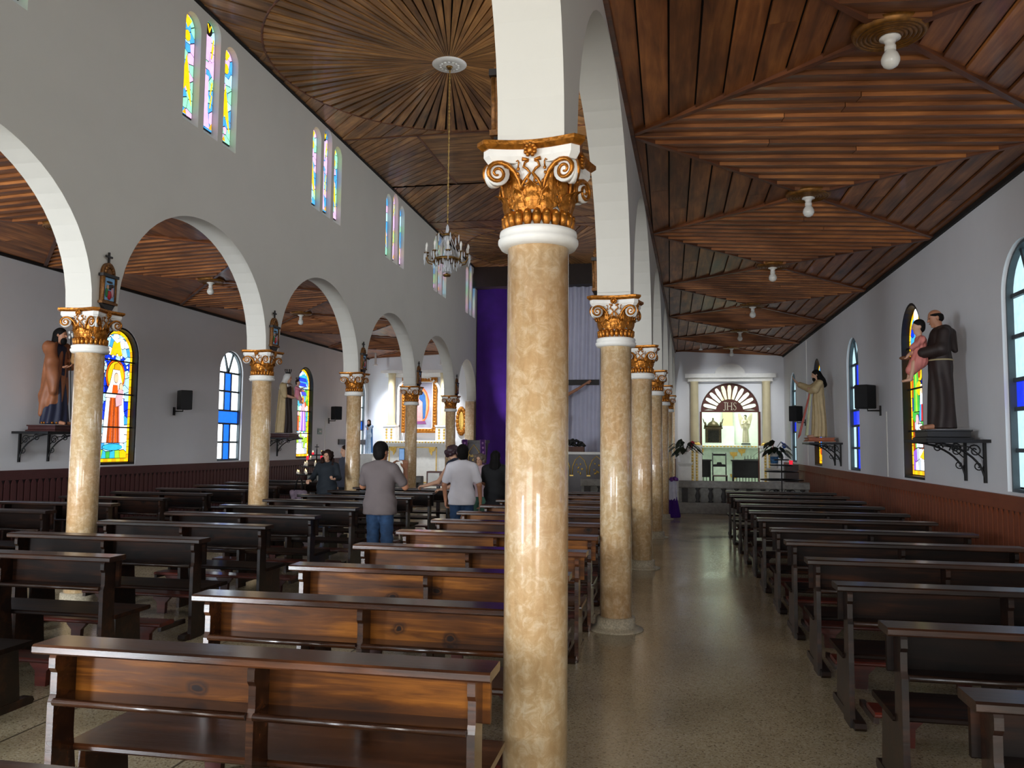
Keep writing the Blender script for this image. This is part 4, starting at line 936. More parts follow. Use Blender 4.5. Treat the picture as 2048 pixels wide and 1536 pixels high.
def person(label, loc, rz, H=1.7, arms=None, shirt=None, pants=None, hair='short', hairm=None, skin=None, sleeve='short', hem=.84, lean=0.0, look=None, legs='jeans', wide=1.0, stride=0.0, shoes=None, grp=None):
    skin = skin or SKIN; hairm = hairm or HAIR; k = H/1.7
    root = thing('person', label, 'person', loc, rz, grp)
    B = Sdf(); W = wide
    def T(p):                                           # lean the upper body about the hips
        p = np.array(p, float); dz = p[2]-.92
        if dz > 0 and lean: p = v3(p[0], p[1]+dz*math.sin(lean)-(p[1])*(1-math.cos(lean)), .92+dz*math.cos(lean)-p[1]*math.sin(lean)*.3)
        return p*k
    def tors(S, g):
        S.rc(T((-.05, 0, .93)), T((.05, 0, .93)), .13*W*k+g, None, .05, (1, .85, 1)); S.rc(T((0, 0, .98)), T((0, -.005, 1.24)), .142*W*k+g, .16*W*k+g, .05, (1, .7, 1))
        S.rc(T((-.07, -.01, 1.3)), T((.07, -.01, 1.3)), .12*W*k+g, None, .05, (1, .8, 1)); S.rc(T((-.165*W, -.01, 1.365)), T((.165*W, -.01, 1.365)), .056*k+g, None, .04); S.rc(T((-.15*W, -.01, 1.38)), T((-.03, -.015, 1.435)), .045*k+g, None, .04); S.rc(T((.15*W, -.01, 1.38)), T((.03, -.015, 1.435)), .045*k+g, None, .04)
    if arms is None:
        arms = {s: (v3(s*.245*W, -.01, 1.12), v3(s*.25*W, .05, .87), v3(0, .15, -1), v3(-s, 0, 0)) for s in (-1, 1)}
    sh = {s: T((s*.185*W, -.01, 1.362)) for s in (-1, 1)}
    A = {s: (sh[s], np.array(arms[s][0])*k, np.array(arms[s][1])*k) for s in (-1, 1)}
    tors(B, -.012)
    B.rc(T((0, -.01, 1.4)), T((0, .005, 1.52)), .056*k, .052*k, .03)
    f = look if look is not None else v3(0, math.cos(lean), -math.sin(lean)); f = unit(np.array(f, float))
    hc = T((0, .02, 1.585)); P = head(B, hc, f, k)
    for s in (-1, 1):
        B.chain(A[s], [.048*k, .039*k, .027*k], .02); hand(B, A[s][2], np.array(arms[s][2], float), np.array(arms[s][3], float), .75, s, k)
        hp = v3(s*.088, 0, .9)*k; kn = v3(s*.098, .015+stride*s*.5, .48)*k; an = v3(s*.102, -.02+stride*s, .085)*k
        B.chain([hp, kn, an], [.085*k, .056*k, .036*k], .03); B.rc(an+v3(0, -.02, -.035)*k, an+v3(s*.012, .14, -.05)*k, .038*k, .03*k, .03)
    B.obj('body', skin, root, .0105)
    eyes(P, root, None, k)
    if shirt:
        S = Sdf(); tors(S, .012)
        # fabric hangs straight from the chest
        S.rc(v3(0, 0, hem+.03)*k, T((0, 0, 1.25)), .165*W*k, .158*W*k, .05, (1, .84, 1)); S.rc(v3(-.05, 0, hem)*k, v3(.05, 0, hem)*k, .152*W*k, None, .05, (1, .92, 1)); S.rc(v3(-.05, 0, .92)*k, v3(.05, 0, .92)*k, .15*W*k, None, .05, (1, .9, 1))
        for s in (-1, 1):
            a, e, wv = A[s]
            if sleeve == 'long': S.chain([a, e, wv], [.064*k, .053*k, .042*k], .03)
            elif sleeve == 'short': S.rc(a, a+(e-a)*.72, .068*k, .064*k, .03)
        z0 = hem*k; S.clip((0, 0, -1), -z0); S.clip((0, -math.sin(lean)*.0, 1), (1.485 if not lean else 1.53)*k)
        S.el(T((0, .02, 1.5)), v3(.064, .075, .05)*k, .01, True)
        if not lean: S.fold(lambda X, Y, Z: .0035*np.sin(Z*46+X*18+3*np.sin(Y*14))*np.clip((1.3*k-Z)*3, 0, 1))
        S.obj('shirt', shirt, root, .0115)
    if pants:
        S = Sdf(); S.rc(v3(-.05, 0, .93)*k, v3(.05, 0, .93)*k, .138*W*k, None, .05, (1, .85, 1)); S.rc(v3(-.05, 0, .98)*k, v3(.05, 0, .98)*k, .128*W*k, None, .05, (1, .82, 1))
        for s in (-1, 1):
            hp = v3(s*.088, 0, .9)*k; kn = v3(s*.098, .015+stride*s*.5, .48)*k; an = v3(s*.102, -.02+stride*s, .07)*k
            S.chain([hp, kn, an], [.1*k, .074*k, .062*k], .03); S.el(v3(s*.065, -.07, .88)*k, v3(.075, .07, .09)*k, .04)
        S.clip((0, 0, 1), min(1.0, hem+.04 if shirt else 1.0)*k); S.clip((0, 0, -1), -(.55 if legs == 'shorts' else .5 if legs == 'skirt' else .045)*k)
        S.fold(lambda X, Y, Z: .003*np.sin(Z*60+np.sin(X*40)*2)); S.obj('trousers' if legs == 'jeans' else 'shorts', pants, root, .0115)
    for s in (-1, 1):
        S = Sdf(); an = v3(s*.102, -.02+stride*s, .085)*k; S.rc(an+v3(0, -.02, -.04)*k, an+v3(s*.012, .15, -.05)*k, .047*k, .038*k, .02); S.clip((0, 0, -1), 0.0); S.obj('shoe', shoes or plain('dark_shoes', (34, 30, 30), .6), root, .011)
    S = Sdf(); up = v3(0, 0, 1); up = unit(up-f*(up@f)); sd = np.cross(f, up); R = [sd, f, up]
    if hair == 'short':
        S.el(P(0, -.02, .045), v3(.09, .104, .094)*k, .02, rot=R); S.el(P(0, -.05, -.015), v3(.086, .066, .1)*k, .02, rot=R); S.el(P(0, .1, -.07), v3(.09, .085, .12)*k, .01, True, rot=R); S.fold(lambda X, Y, Z: .002*np.sin(X*160)*np.sin(Y*150+Z*60))
    elif hair == 'long':
        S.el(P(0, -.02, .04), v3(.084, .1, .092)*k, .02, rot=R)
        S.chain([P(0, -.06, .02), P(0, -.085, -.16), P(0, -.1, -.4)], [.085*k, .1*k, .08*k], .04, (1, .7, 1)); S.el(P(0, .1, -.06), v3(.068, .085, .13)*k, .01, True, rot=R)
        S.fold(lambda X, Y, Z: .003*np.sin(X*130+Z*6))
    else:
        rn = random.Random(3); S.el(P(0, -.02, .045), v3(.088, .1, .09)*k, .02, rot=R)
        drop = -.26 if hair == 'curly' else -.06
        for i in range(60):
            t = rn.uniform(-2.6, 2.6); z = rn.uniform(drop, .07); rr = .098+(.1 if hair == 'curly' else .03)*(.07-z); S.el(P(math.sin(t)*rr, -.01-math.cos(t)*rr*.9, z), v3(.034, .034, .038)*k, .012)
        S.el(P(0, .105, -.05), v3(.06, .08, .11)*k, .01, True, rot=R)
    S.obj('hair', hairm, root, .0095)
    return root, A
# ------------------------------------------------------------------ iron wall brackets and statues
def spi(c, r, turns, s=1, a0=0.0, n=18):
    return [(c[0], c[1]+s*r*(1-.75*i/n)*math.cos(a0+2*PI*turns*i/n), c[2]+r*(1-.75*i/n)*math.sin(a0+2*PI*turns*i/n)) for i in range(n+1)]
def bracket(label, x, y, z, rz, w=.86, dep=.62, h=.46):
    t = thing('wall_bracket', label, 'bracket', (x, y, z), rz, 'iron statue brackets')
    m = MB()
    for xx in (-w/2, w/2): m.box(xx-.012, xx+.012, 0, dep, -.035, 0)
    for yy in (0, dep-.024): m.box(-w/2, w/2, yy, yy+.024, -.035, 0)
    m.box(-w/2+.02, w/2-.02, .02, dep-.02, -.012, 0); m.obj('shelf_frame', BLACK, t)
    for xx in (-w*.34, w*.34):
        m = MB(); m.box(xx-.016, xx+.016, .002, .03, -h, -.03)
        m.tube([(xx, .02+(dep-.06)*(1-math.cos(a)), -h+.02+(h-.05)*math.sin(a)) for a in [PI/2*i/12 for i in range(13)]], .012, 6); b = m.obj('brace', BLACK, t)
        m = MB(); m.tube(spi((xx, .11, -.12), .07, 1.4), .008, 5); m.tube(spi((xx, .3, -.09), .055, 1.3, -1), .008, 5); m.tube(spi((xx, .08, -.28), .05, 1.3, 1, PI), .007, 5); m.tube([(xx, .03, -.2), (xx, .16, -.08), (xx, .38, -.05)], .007, 5); m.obj('scroll', BLACK, b)
    return t
def th(X, Y): return np.arctan2(X, Y)
def robe_sdf(r0=.21, r1=.15, top=1.36, n=9, amp=.012, sc=(1, .82, 1), y0=0.0, z0=.02, flare=.0):
    S = Sdf(); S.rc((0, y0, z0), (0, y0, .95), r0, r1*1.03, .05, sc); S.rc((0, y0, .9), (0, y0, top-.08), r1*1.03, r1, .05, sc); S.rc((-.14, y0, top), (.14, y0, top), .062, None, .05)
    S.fold(lambda X, Y, Z: amp*np.sin(n*th(X, Y-y0)+1.5*np.sin(Z*4))*np.clip((1.25-Z)*1.6, .15, 1)); S.clip((0, 0, -1), -z0); return S
def plinth(t, mat, w=.52, d=.44, h=.1, z=-.1):
    ring = lambda s: [(-w/2*s, -d/2*s), (w/2*s, -d/2*s), (w/2*s, d/2*s), (-w/2*s, d/2*s)]
    return ring_sweep([(ring(1.08), z), (ring(1.08), z+.02), (ring(.98), z+.035), (ring(.98), z+h-.025), (ring(1.04), z+h-.02), (ring(1.04), z+h)]).obj('plinth', mat, t)
def statue_root(label, x, y, z, rz, sc):
    t = thing('statue', label, 'statue', (x, y, z), rz); t.scale = (sc, sc, sc); return t
def child_fig(t, c, mat, hairm, f=v3(0, 1, 0), arm=None, crown=False, big=1.0):
    """small seated child in a dress, centred on the chest point c"""
    c = np.array(c, float); S = Sdf(); S.rc(c+v3(0, .02, -.2), c+v3(0, 0, .02), .085, .06, .03); S.rc(c+v3(0, .02, -.2), c+v3(0, .1, -.3), .08, .06, .03); S.rc(c+v3(-.06, 0, .03), c+v3(.06, 0, .03), .035, None, .03)
    ar = arm if arm is not None else c+v3(.03, .17, -.05)
    S.rc(c+v3(.07, .0, .02), (c+ar)/2+v3(.04, .0, -.02), .035, .032, .02); S.rc(c+v3(-.07, .0, .02), c+v3(-.06, .1, -.06), .035, .03, .02)
    S.fold(lambda X, Y, Z: .004*np.sin(12*th(X-c[0], Y-c[1])+Z*20)); dress = S.obj('child', mat, t, .011)
    B = Sdf(); P = head(B, c+v3(0, .02, .17), unit(f), .62); B.rc(c+v3(0, .05, -.22), c+v3(0, .01, .12), .045, .03, .02); B.rc((c+ar)/2+v3(.04, 0, -.02), ar, .022, .018, .02); hand(B, ar, ar-c, v3(0, 0, 1), .4, 1, .5)
    for s in (-1, 1): B.rc(c+v3(s*.04, .08, -.22), c+v3(s*.045, .12, -.4), .03, .02, .02); B.rc(c+v3(s*.045, .12, -.41), c+v3(s*.045, .18, -.42), .02, .014, .01)
    B.obj('child_body', SKIN2, dress, .0095)
    H = Sdf(); H.el(P(0, -.025, .05), v3(.054, .062, .056), .02); H.el(P(0, -.05, -.02), v3(.05, .04, .055), .02); H.el(P(0, .12, -.04), v3(.05, .06, .06), .01, True); H.obj('child_hair', hairm, dress, .0095)
    if crown: crown_mesh(P(0, -.01, .13), .04, .06).obj('child_crown', BLACK, dress)
    dress.scale = (big,)*3; dress.location = tuple(c*(1-big))
    return dress
def crown_mesh(c, r, h):
    m = MB(); c = tuple(c); m.lathe([(r, 0), (r*1.05, h*.25), (r*.95, h*.28), (r*.9, 0)], 16)
    for k in range(8):
        a = 2*PI*k/8; m.tube([(r*math.cos(a), r*math.sin(a), h*.2), (r*1.35*math.cos(a), r*1.35*math.sin(a), h*.75), (r*1.1*math.cos(a), r*1.1*math.sin(a), h)], [.008, .01, .004], 5); m.ell((r*1.3*math.cos(a), r*1.3*math.sin(a), h*.95), (.012, .012, .014), 6, 4)
    m.xf(Matrix.Translation(c)); return m
BROWN = plain('brown_habit', (40, 27, 23), .6, 0, .2, 10); CREAM = plain('cream_robe', (196, 172, 128), .6, 0, .1, 8); PINKM = plain('rose_dress', (206, 122, 112), .6, 0, .08)
NAVYM = plain('navy_robe', (22, 26, 52), .6, 0, .15); COPPER = plain('copper_cloak', (150, 92, 58), .55, 0, .2, 6); MAROON = plain('maroon_plinth', (60, 26, 24), .4); ROPE = plain('cord', (176, 160, 120), .8)
IVORY = plain('ivory_paint', (206, 196, 168), .55, 0, .06)
def statue_monk():
    y = 9.78; z = 1.74; rz = PI/2
    bracket('black wrought iron bracket under the brown-robed statue', XR-.002, y, z, rz)
    t = statue_root('statue of a brown-robed friar with tonsure carrying a child dressed in rose', XR-.34, y, z+.105, rz, .79)
    plinth(t, plain('dark_plinth', (30, 30, 30), .4), .6, .56, .13, -.13)
    S = robe_sdf(.215, .165, 1.38, 7, .012); S.rc((-.2, 0, 1.36), (-.23, .05, 1.12), .075, .08, .04); S.rc((.2, 0, 1.36), (.23, .05, 1.12), .075, .08, .04); S.rc((-.23, .05, 1.12), (-.09, .24, 1.08), .085, .08, .04); S.rc((.23, .05, 1.12), (.1, .22, 1.0), .085, .08, .04)
    S.rc((-.1, -.06, 1.4), (.1, -.06, 1.4), .075, None, .05); S.rc((0, -.14, 1.36), (0, -.2, 1.12), .08, .04, .05); S.obj('habit', BROWN, t, .0125)
    B = Sdf(); P = head(B, v3(0, .05, 1.58), unit(v3(0, 1, -.28)), 1.0); B.rc((0, -.0, 1.4), (0, .02, 1.52), .055, None, .03); hand(B, v3(-.06, .27, 1.08), v3(.9, .3, .1), v3(0, 0, 1), .5, -1); hand(B, v3(.08, .25, .98), v3(-.9, .35, .1), v3(0, 0, 1), .5, 1)
    for s in (-1, 1): B.rc((s*.08, .12, .05), (s*.09, .24, .035), .04, .03, .02)
    B.obj('body', SKIN, t, .011); eyes(P, t)
    H = Sdf(); H.el(P(0, -.02, .035), v3(.085, .1, .045), .01); H.el(P(0, -.04, -.01), v3(.08, .075, .06), .02); H.el(P(0, .11, -.03), v3(.065, .06, .09), .01, True); H.el(P(0, -.01, .12), v3(.064, .078, .07), .01, True); H.obj('hair', HAIR, t, .0105)
    child_fig(t, (-.0, .25, 1.24), PINKM, HAIR, v3(0, 1, -.15), v3(-.02, .38, 1.1), False, 1.3)
    MB().tube([(.19*math.sin(a), .155*math.cos(a), .98) for a in [2*PI*i/24 for i in range(24)]], .012, 6, closed=True).obj('cord_belt', ROPE, t)
    MB().ell((0, .46, 1.02), (.05, .08, .03), 10, 7).obj('dish', plain('wood_dish', (110, 70, 44), .6), t)
def statue_rays():
    y = 17.25; z = 1.73; rz = PI/2
    bracket('black wrought iron bracket under the cream-robed statue with rays', XR-.002, y, z, rz)
    t = statue_root('cream-robed bearded statue with outstretched arm and two rays falling from the chest', XR-.36, y, z+.1, rz, .8)
    plinth(t, plain('terracotta_plinth', (170, 92, 56), .5), .66, .6, .1, -.1)
    S = robe_sdf(.22, .16, 1.38, 10, .014); S.rc((-.2, 0, 1.36), (-.21, .12, 1.2), .08, .085, .04); S.rc((-.21, .12, 1.2), (-.12, .2, 1.16), .1, .07, .04)
    S.rc((.2, 0, 1.36), (.21, .18, 1.24), .08, .085, .04); S.rc((.21, .18, 1.24), (.17, .42, 1.34), .09, .075, .04); S.obj('robe', CREAM, t, .0125)
    B = Sdf(); P = head(B, v3(0, .06, 1.58), unit(v3(0, 1, -.25))); B.rc((0, 0, 1.4), (0, .03, 1.52), .055, None, .03); B.rc((.17, .42, 1.34), (.165, .52, 1.42), .035, .03, .02); hand(B, v3(.165, .52, 1.42), v3(0, .6, .8), v3(0, -.3, .2), .25, 1); hand(B, v3(-.1, .22, 1.17), v3(.7, .3, .4), v3(0, -1, 0), .3, -1)
    for s in (-1, 1): B.rc((s*.08, .12, .04), (s*.09, .25, .03), .04, .03, .02)
    B.obj('body', SKIN2, t, .011); eyes(P, t)
    H = Sdf(); H.el(P(0, -.02, .04), v3(.085, .1, .09), .02); H.chain([P(0, -.06, 0), P(0, -.09, -.18), P(0, -.12, -.28)], [.085, .1, .085], .04); H.el(P(0, .12, -.03), v3(.07, .09, .1), .01, True); H.el(P(0, .065, -.1), v3(.05, .045, .055), .02); H.obj('hair', HAIR, t, .0105)
    for u, mat, nm in ((.05, plain('red_ray', (198, 88, 74), .4), 'ray'), (-.05, plain('pale_ray', (206, 208, 160), .3), 'ray')):
        yy = .46 if u > 0 else .3
        MB().add([(u-.02, .2, 1.2), (u+.02, .2, 1.2), (u+.05, yy+.03, .06), (u+.0, yy+.05, -.04 if u > 0 else .04), (u-.05, yy+.03, .06), (u-.02, .17, 1.18), (u+.02, .17, 1.18), (u+.05, yy-.02, .06), (u-.05, yy-.02, .06)], [(0, 1, 2, 3, 4), (5, 8, 3, 7, 6), (0, 5, 6, 1), (1, 6, 7, 2), (4, 8, 5, 0), (2, 7, 3), (3, 8, 4)]).obj(nm, mat, t)
def statue_joseph():
    y = 10.93; z = 1.77; rz = -PI/2
    bracket('black wrought iron bracket under the copper-cloaked statue', XL+.002, y, z, rz)
    t = statue_root('bearded statue in copper cloak and navy robe holding a child beside the column', XL+.35, y, z+.1, rz, .88)
    plinth(t, MAROON, .6, .54, .11, -.11)
    robe_sdf(.24, .15, 1.36, 8, .016, z0=.02).obj('robe', NAVYM, t, .0125)
    S = Sdf(); S.rc((0, -.03, .42), (0, -.03, 1.2), .235, .185, .05, (1, .85, 1)); S.rc((-.16, -.02, 1.37), (.16, -.02, 1.37), .085, None, .05); S.rc((-.2, 0, 1.34), (-.24, .08, 1.1), .1, .11, .05); S.rc((.2, 0, 1.34), (.24, .1, 1.1), .1, .11, .05); S.rc((.24, .1, 1.1), (.2, .1, .6), .1, .07, .05); S.rc((-.24, .08, 1.1), (-.12, .26, 1.15), .09, .06, .05); S.rc((.1, -.1, .5), (.18, -.1, .2), .12, .05, .05)
    S.fold(lambda X, Y, Z: .014*np.sin(8*th(X, Y+.03)+Z*7)); S.rc((0, .3, .2), (0, .24, 1.0), .15, .1, .02, sub=True); S.clip((0, 0, 1), 1.46); S.obj('cloak', COPPER, t, .0125)
    B = Sdf(); P = head(B, v3(0, .05, 1.58), unit(v3(-.1, 1, -.1))); B.rc((0, 0, 1.4), (0, .03, 1.52), .055, None, .03); hand(B, v3(-.1, .28, 1.16), v3(.8, .5, .1), v3(0, 0, 1), .5, -1); hand(B, v3(.14, .24, 1.0), v3(-.5, .8, .1), v3(0, 0, 1), .5, 1)
    B.rc((.08, .14, .05), (.1, .27, .03), .04, .03, .02); B.rc((-.08, .1, .05), (-.1, .22, .03), .04, .03, .02); B.obj('body', SKIN, t, .011); eyes(P, t)
    H = Sdf(); H.el(P(0, -.02, .04), v3(.085, .1, .09), .02); H.chain([P(0, -.06, 0), P(0, -.07, -.14)], [.085, .08], .04); H.el(P(0, .12, -.02), v3(.068, .09, .09), .01, True); H.el(P(0, .06, -.1), v3(.055, .05, .075), .02); H.obj('hair', HAIR, t, .0105)
    child_fig(t, (-.02, .34, 1.33), plain('gold_dress', (176, 132, 82), .5, 0, .2, 20), HAIR, v3(0, 1, 0))
    m = MB(); m.tube([(.02, .34, .1), (.03, .3, .8), (.02, .26, 1.55)], .009, 6); st = m.obj('staff', BLACK, t)
    m = MB()
    for a in range(4): m.ell((.02+.03*math.cos(a*1.6), .26+.03*math.sin(a*1.6), 1.53+.03*a), (.02, .02, .03), 6, 5)
    m.obj('lily', WHITE, st)
    m = MB()
    for i in range(20):
        a = 2*PI*i/20; m.ell((.23*math.sin(a), .195*math.cos(a), .04), (.03, .02, .022), 6, 4)
    m.obj('hem_trim', GOLD, t)
def statue_virgin():
    y = 18.55; z = 1.75; rz = -PI/2
    bracket('black wrought iron bracket under the crowned statue in white veil', XL+.002, y, z, rz)
    t = statue_root('crowned statue in white veil and cream cloak holding a child in rose', XL+.36, y, z+.1, rz, .86)
    plinth(t, MAROON, .62, .56, .12, -.12)
    robe_sdf(.2, .14, 1.36, 9, .012, y0=.03).obj('habit', BROWN, t, .013)
    S = Sdf(); S.rc((0, -.07, .04), (0, -.05, 1.2), .25, .185, .05, (1, .8, 1)); S.rc((-.16, -.02, 1.36), (.16, -.02, 1.36), .08, None, .05); S.rc((-.2, 0, 1.34), (-.23, .06, 1.08), .09, .08, .05); S.rc((.2, 0, 1.34), (.23, .06, 1.08), .09, .08, .05)
    S.rc((0, .3, -.1), (0, .25, 1.3), .2, .13, .02, sub=True); S.fold(lambda X, Y, Z: .012*np.sin(9*th(X, Y+.05)+Z*2)); S.clip((0, 0, -1), -.02); S.obj('cloak', CREAM, t, .013)
    B = Sdf(); P = head(B, v3(0, .05, 1.58), unit(v3(0, 1, -.15))); B.rc((0, 0, 1.4), (0, .03, 1.52), .055, None, .03); B.rc((-.22, .08, 1.08), (-.06, .24, 1.05), .045, .035, .03); B.rc((.22, .08, 1.08), (.08, .24, 1.02), .045, .035, .03); hand(B, v3(-.04, .25, 1.05), v3(.7, .6, .1), v3(0, 0, 1), .5, -1); hand(B, v3(.06, .25, 1.02), v3(-.6, .7, 0), v3(0, 0, 1), .5, 1); B.obj('body', SKIN2, t, .011); eyes(P, t)
    H = Sdf(); H.el(P(0, -.03, .03), v3(.1, .115, .115), .02); H.chain([P(0, -.06, -.05), P(0, -.09, -.3)], [.11, .16], .05, (1, .75, 1)); H.el(P(0, .13, -.03), v3(.066, .09, .12), .01, True); H.rc((-.12, .08, 1.36), (.12, .08, 1.36), .05, None, .04); H.obj('veil', WHITE, t, .0115)
    crown_mesh(P(0, -.03, .13), .07, .12).obj('crown', BLACK, t)
    child_fig(t, (-.02, .32, 1.28), plain('pink_dress', (214, 130, 146), .6, 0, .08), HAIRB, v3(0, 1, 0), v3(.02, .52, 1.3), True)
statue_monk(); statue_rays(); statue_joseph(); statue_virgin()

# ------------------------------------------------------------------ loudspeakers, signs, conduits
def speaker(label, x, y, z, rz, yaw):
    t = thing('loudspeaker', label, 'speaker', (x, y, z), rz, 'black wall loudspeakers')
    MB().box(-.03, .03, 0, .02, -.3, -.14).obj('wall_plate', BLACK, t); MB().tube([(0, .01, -.22), (0, .2, -.22), (0, .2, -.16)], .013, 6).obj('arm', BLACK, t)
    b = ring_sweep([([(-.11, -.09), (.11, -.09), (.13, .1), (-.13, .1)], -.19), ([(-.12, -.1), (.12, -.1), (.14, .11), (-.14, .11)], -.18), ([(-.12, -.1), (.12, -.1), (.14, .11), (-.14, .11)], .18), ([(-.11, -.09), (.11, -.09), (.13, .1), (-.13, .1)], .19)]).obj('cabinet', BLACK, t, (0, .22, 0)); b.rotation_euler = (0, 0, yaw)
    MB().box(-.12, .12, .111, .118, -.16, .16).obj('grille', plain('speaker_grille', (12, 12, 13), .8, 0, .3, 200), b); MB().box(-.02, .02, .118, .12, -.15, -.13).obj('badge', plain('silver_badge', (150, 150, 150), .3, .8), b)
speaker('black loudspeaker between the orange-robed figure window and the blue cross window', XL, 14.5, 2.45, -PI/2, .9)
speaker('black loudspeaker above the candle stand past the purple-robed window', XL, 21.95, 2.48, -PI/2, .9)
speaker('black loudspeaker beside the blue cross window, above the brown wainscot', XR, 13.85, 2.45, PI/2, -.8)
speaker('black loudspeaker beyond the cream-robed statue, by the last narrow blue window', XR, 21.2, 2.46, PI/2, -.8)
t = thing('exit_sign', 'small green sign on the wall past the purple-robed window', 'sign', (XL+.001, 21.35, 1.95), -PI/2)
MB().box(-.14, .14, 0, .01, -.08, .08).obj('plate', plain('green_sign', (18, 92, 84), .4), t)
m = MB(); m.box(-.06, .05, .01, .012, -.015, .015); m.add([(-.06, .011, -.04), (-.11, .011, 0), (-.06, .011, .04)], [(0, 1, 2)]); m.obj('arrow', WHITE, t)
t = thing('wall_plank', 'long dark plank fixed to the wall beside the blue-robed statue', 'plank', (XL+.001, 23.8, 1.66), -PI/2); MB().bbox(-1.15, 1.15, 0, .04, -.08, .08).obj('board', plain('dark_plank', (32, 20, 17), .5, 0, .2), t)
for x, y, z0, z1, w in ((XR, 13.5, 1.2, 2.2, 'below the loudspeaker beside the blue cross window'), (XL, 21.7, 1.2, 2.25, 'below the loudspeaker past the purple-robed window'), (XR, 20.9, 1.2, 4.25, 'beyond the cream-robed statue')):
    tag(MB().box(x-.012 if x > 0 else x, x if x > 0 else x+.012, y-.012, y+.012, z0, z1).obj('cable_conduit', WHITE), 'thin white cable conduit on the wall '+w, 'conduit')

# ------------------------------------------------------------------ stations of the cross
def make_station():
    t = thing('station_plaque', 'x', 'plaque'); GB = plain('antique_gold', (112, 72, 30), .5, .4, .4, 50, .4); DK = plain('dark_bronze', (26, 18, 14), .5)
    m = MB(); m.prism([(-.1, -.22), (.1, -.22), (.1, .08)]+[(.1*math.cos(PI*i/10), .08+.13*math.sin(PI*i/10)) for i in range(1, 10)]+[(-.1, .08)], 'y', -.035, 0); m.obj('back_board', GB, t)
    for s in (-1, 1): MB().tube([(s*.093, -.04, -.2), (s*.093, -.045, .06)], .014, 6).obj('side_post', GB, t)
    MB().box(-.125, .125, -.06, 0, .055, .085).obj('cornice', DK, t); MB().box(-.12, .12, -.055, 0, -.225, -.2).obj('ledge', GB, t)
    MB().prism([(-.1, -.225), (.1, -.225), (.06, -.28), (.02, -.305), (-.02, -.305), (-.06, -.28)], 'y', -.04, 0).obj('bottom_scroll', DK, t)
    m = MB(); m.box(-.009, .009, -.03, -.012, .2, .32); m.box(-.045, .045, -.03, -.012, .265, .283); m.ell((-.045, -.021, .274), (.013, .012, .013), 6, 4); m.ell((.045, -.021, .274), (.013, .012, .013), 6, 4); m.obj('cross', DK, t)
    pic = MB().box(-.078, .078, -.04, -.034, -.185, .05).obj('picture', plain('relief_sky', (120, 168, 206), .5, 0, .3, 20), t)
    for c, r, col in (((0, -.13), (.035, .05), (176, 26, 40)), ((-.045, -.11), (.02, .05), (48, 120, 60)), ((.045, -.1), (.022, .055), (196, 150, 160)), ((-.03, -.05), (.02, .026), (196, 150, 116)), ((.01, -.045), (.022, .03), (40, 30, 30)), ((.04, -.03), (.028, .02), (60, 44, 36)), ((.0, .005), (.05, .012), (58, 40, 30))):
        MB().ell((c[0], -.042, c[1]), (r[0], .012, r[1]), 8, 6).obj('relief_figure', plain('relief_%d_%d_%d' % col, col, .5), pic)
    m = MB()
    for i in range(7): a = PI*(i+.5)/7; m.ell((.06*math.cos(a), -.04, .1+.07*math.sin(a)), (.022, .012, .022), 6, 4)
    m.obj('crest', GB, t); return t
STP = make_station(); ff = True
for ys, xf, sgn, where in ((YL, xl, 1, 'over the painted altar columns'), (YR, xr, -1, 'on the JHS aisle columns')):
    vis = [y for y in ys if y > 3]
    for i, y in enumerate(vis):
        if sgn > 0 and y < 5: continue
        o = STP if ff else tree_copy(STP); ff = False
        o.location = (xf(y)+sgn*.152, y, 3.28); o.rotation_euler = (0, 0, PI/2+.013 if sgn > 0 else -PI/2-.028)
        tag(o, 'gilded plaque with cross %s, %s from the altar' % (where, ORD[len(vis)-1-i]), 'plaque', 'carved plaques above the capitals')

# ------------------------------------------------------------------ ceiling bulbs with gilded roses
def make_bulb():
    t = thing('ceiling_lamp', 'x', 'lamp'); g = plain('rose_gold', (128, 84, 30), .45, .5, .3, 30)
    prof = [(.0, -.03)]; r = .03
    for i in range(7): prof += [(r, -.03), (r+.008, -.038-.002*(i % 2)), (r+.022, -.034), (r+.028, -.026)]; r += .028
    MB().lathe(prof+[(.235, -.012), (.24, .01)], 40).obj('ceiling_rose', g, t)
    MB().lathe([(.0, -.045), (.065, -.04), (.068, -.052), (.04, -.062), (.03, -.09), (.036, -.1), (.036, -.13), (.0, -.13)], 20).obj('lamp_holder', plain('porcelain', (226, 222, 214), .3), t)
    MB().lathe([(.0, -.255), (.02, -.253), (.045, -.238), (.058, -.212), (.06, -.19), (.05, -.16), (.034, -.138), (.03, -.125), (0, -.12)], 20).obj('bulb', plain('opal_bulb', (232, 230, 222), .2, 0, .02), t)
    return t
BP = make_bulb(); ff = True
for xa, zf, mn, where in ((CRX, zr, 5, 'JHS chapel aisle'), (lambda y: xl(y)-.14, zl, 9, 'painted altar aisle')):
    ys = [(a+b)/2 for a, b in zip(CY, CY[1:])]
    for i, y in enumerate(ys):
        if y < mn: continue
        xb = XR if xa is CRX else XL; x = (xa(y)+xb)/2
        o = BP if ff else tree_copy(BP); ff = False; o.location = (x, y, zf(x)-.03)
        tag(o, 'bare bulb on gilded ceiling rose, %s from the end wall, %s' % (ORD[len(ys)-1-i], where), 'lamp', 'bare bulbs on the aisle ceilings')
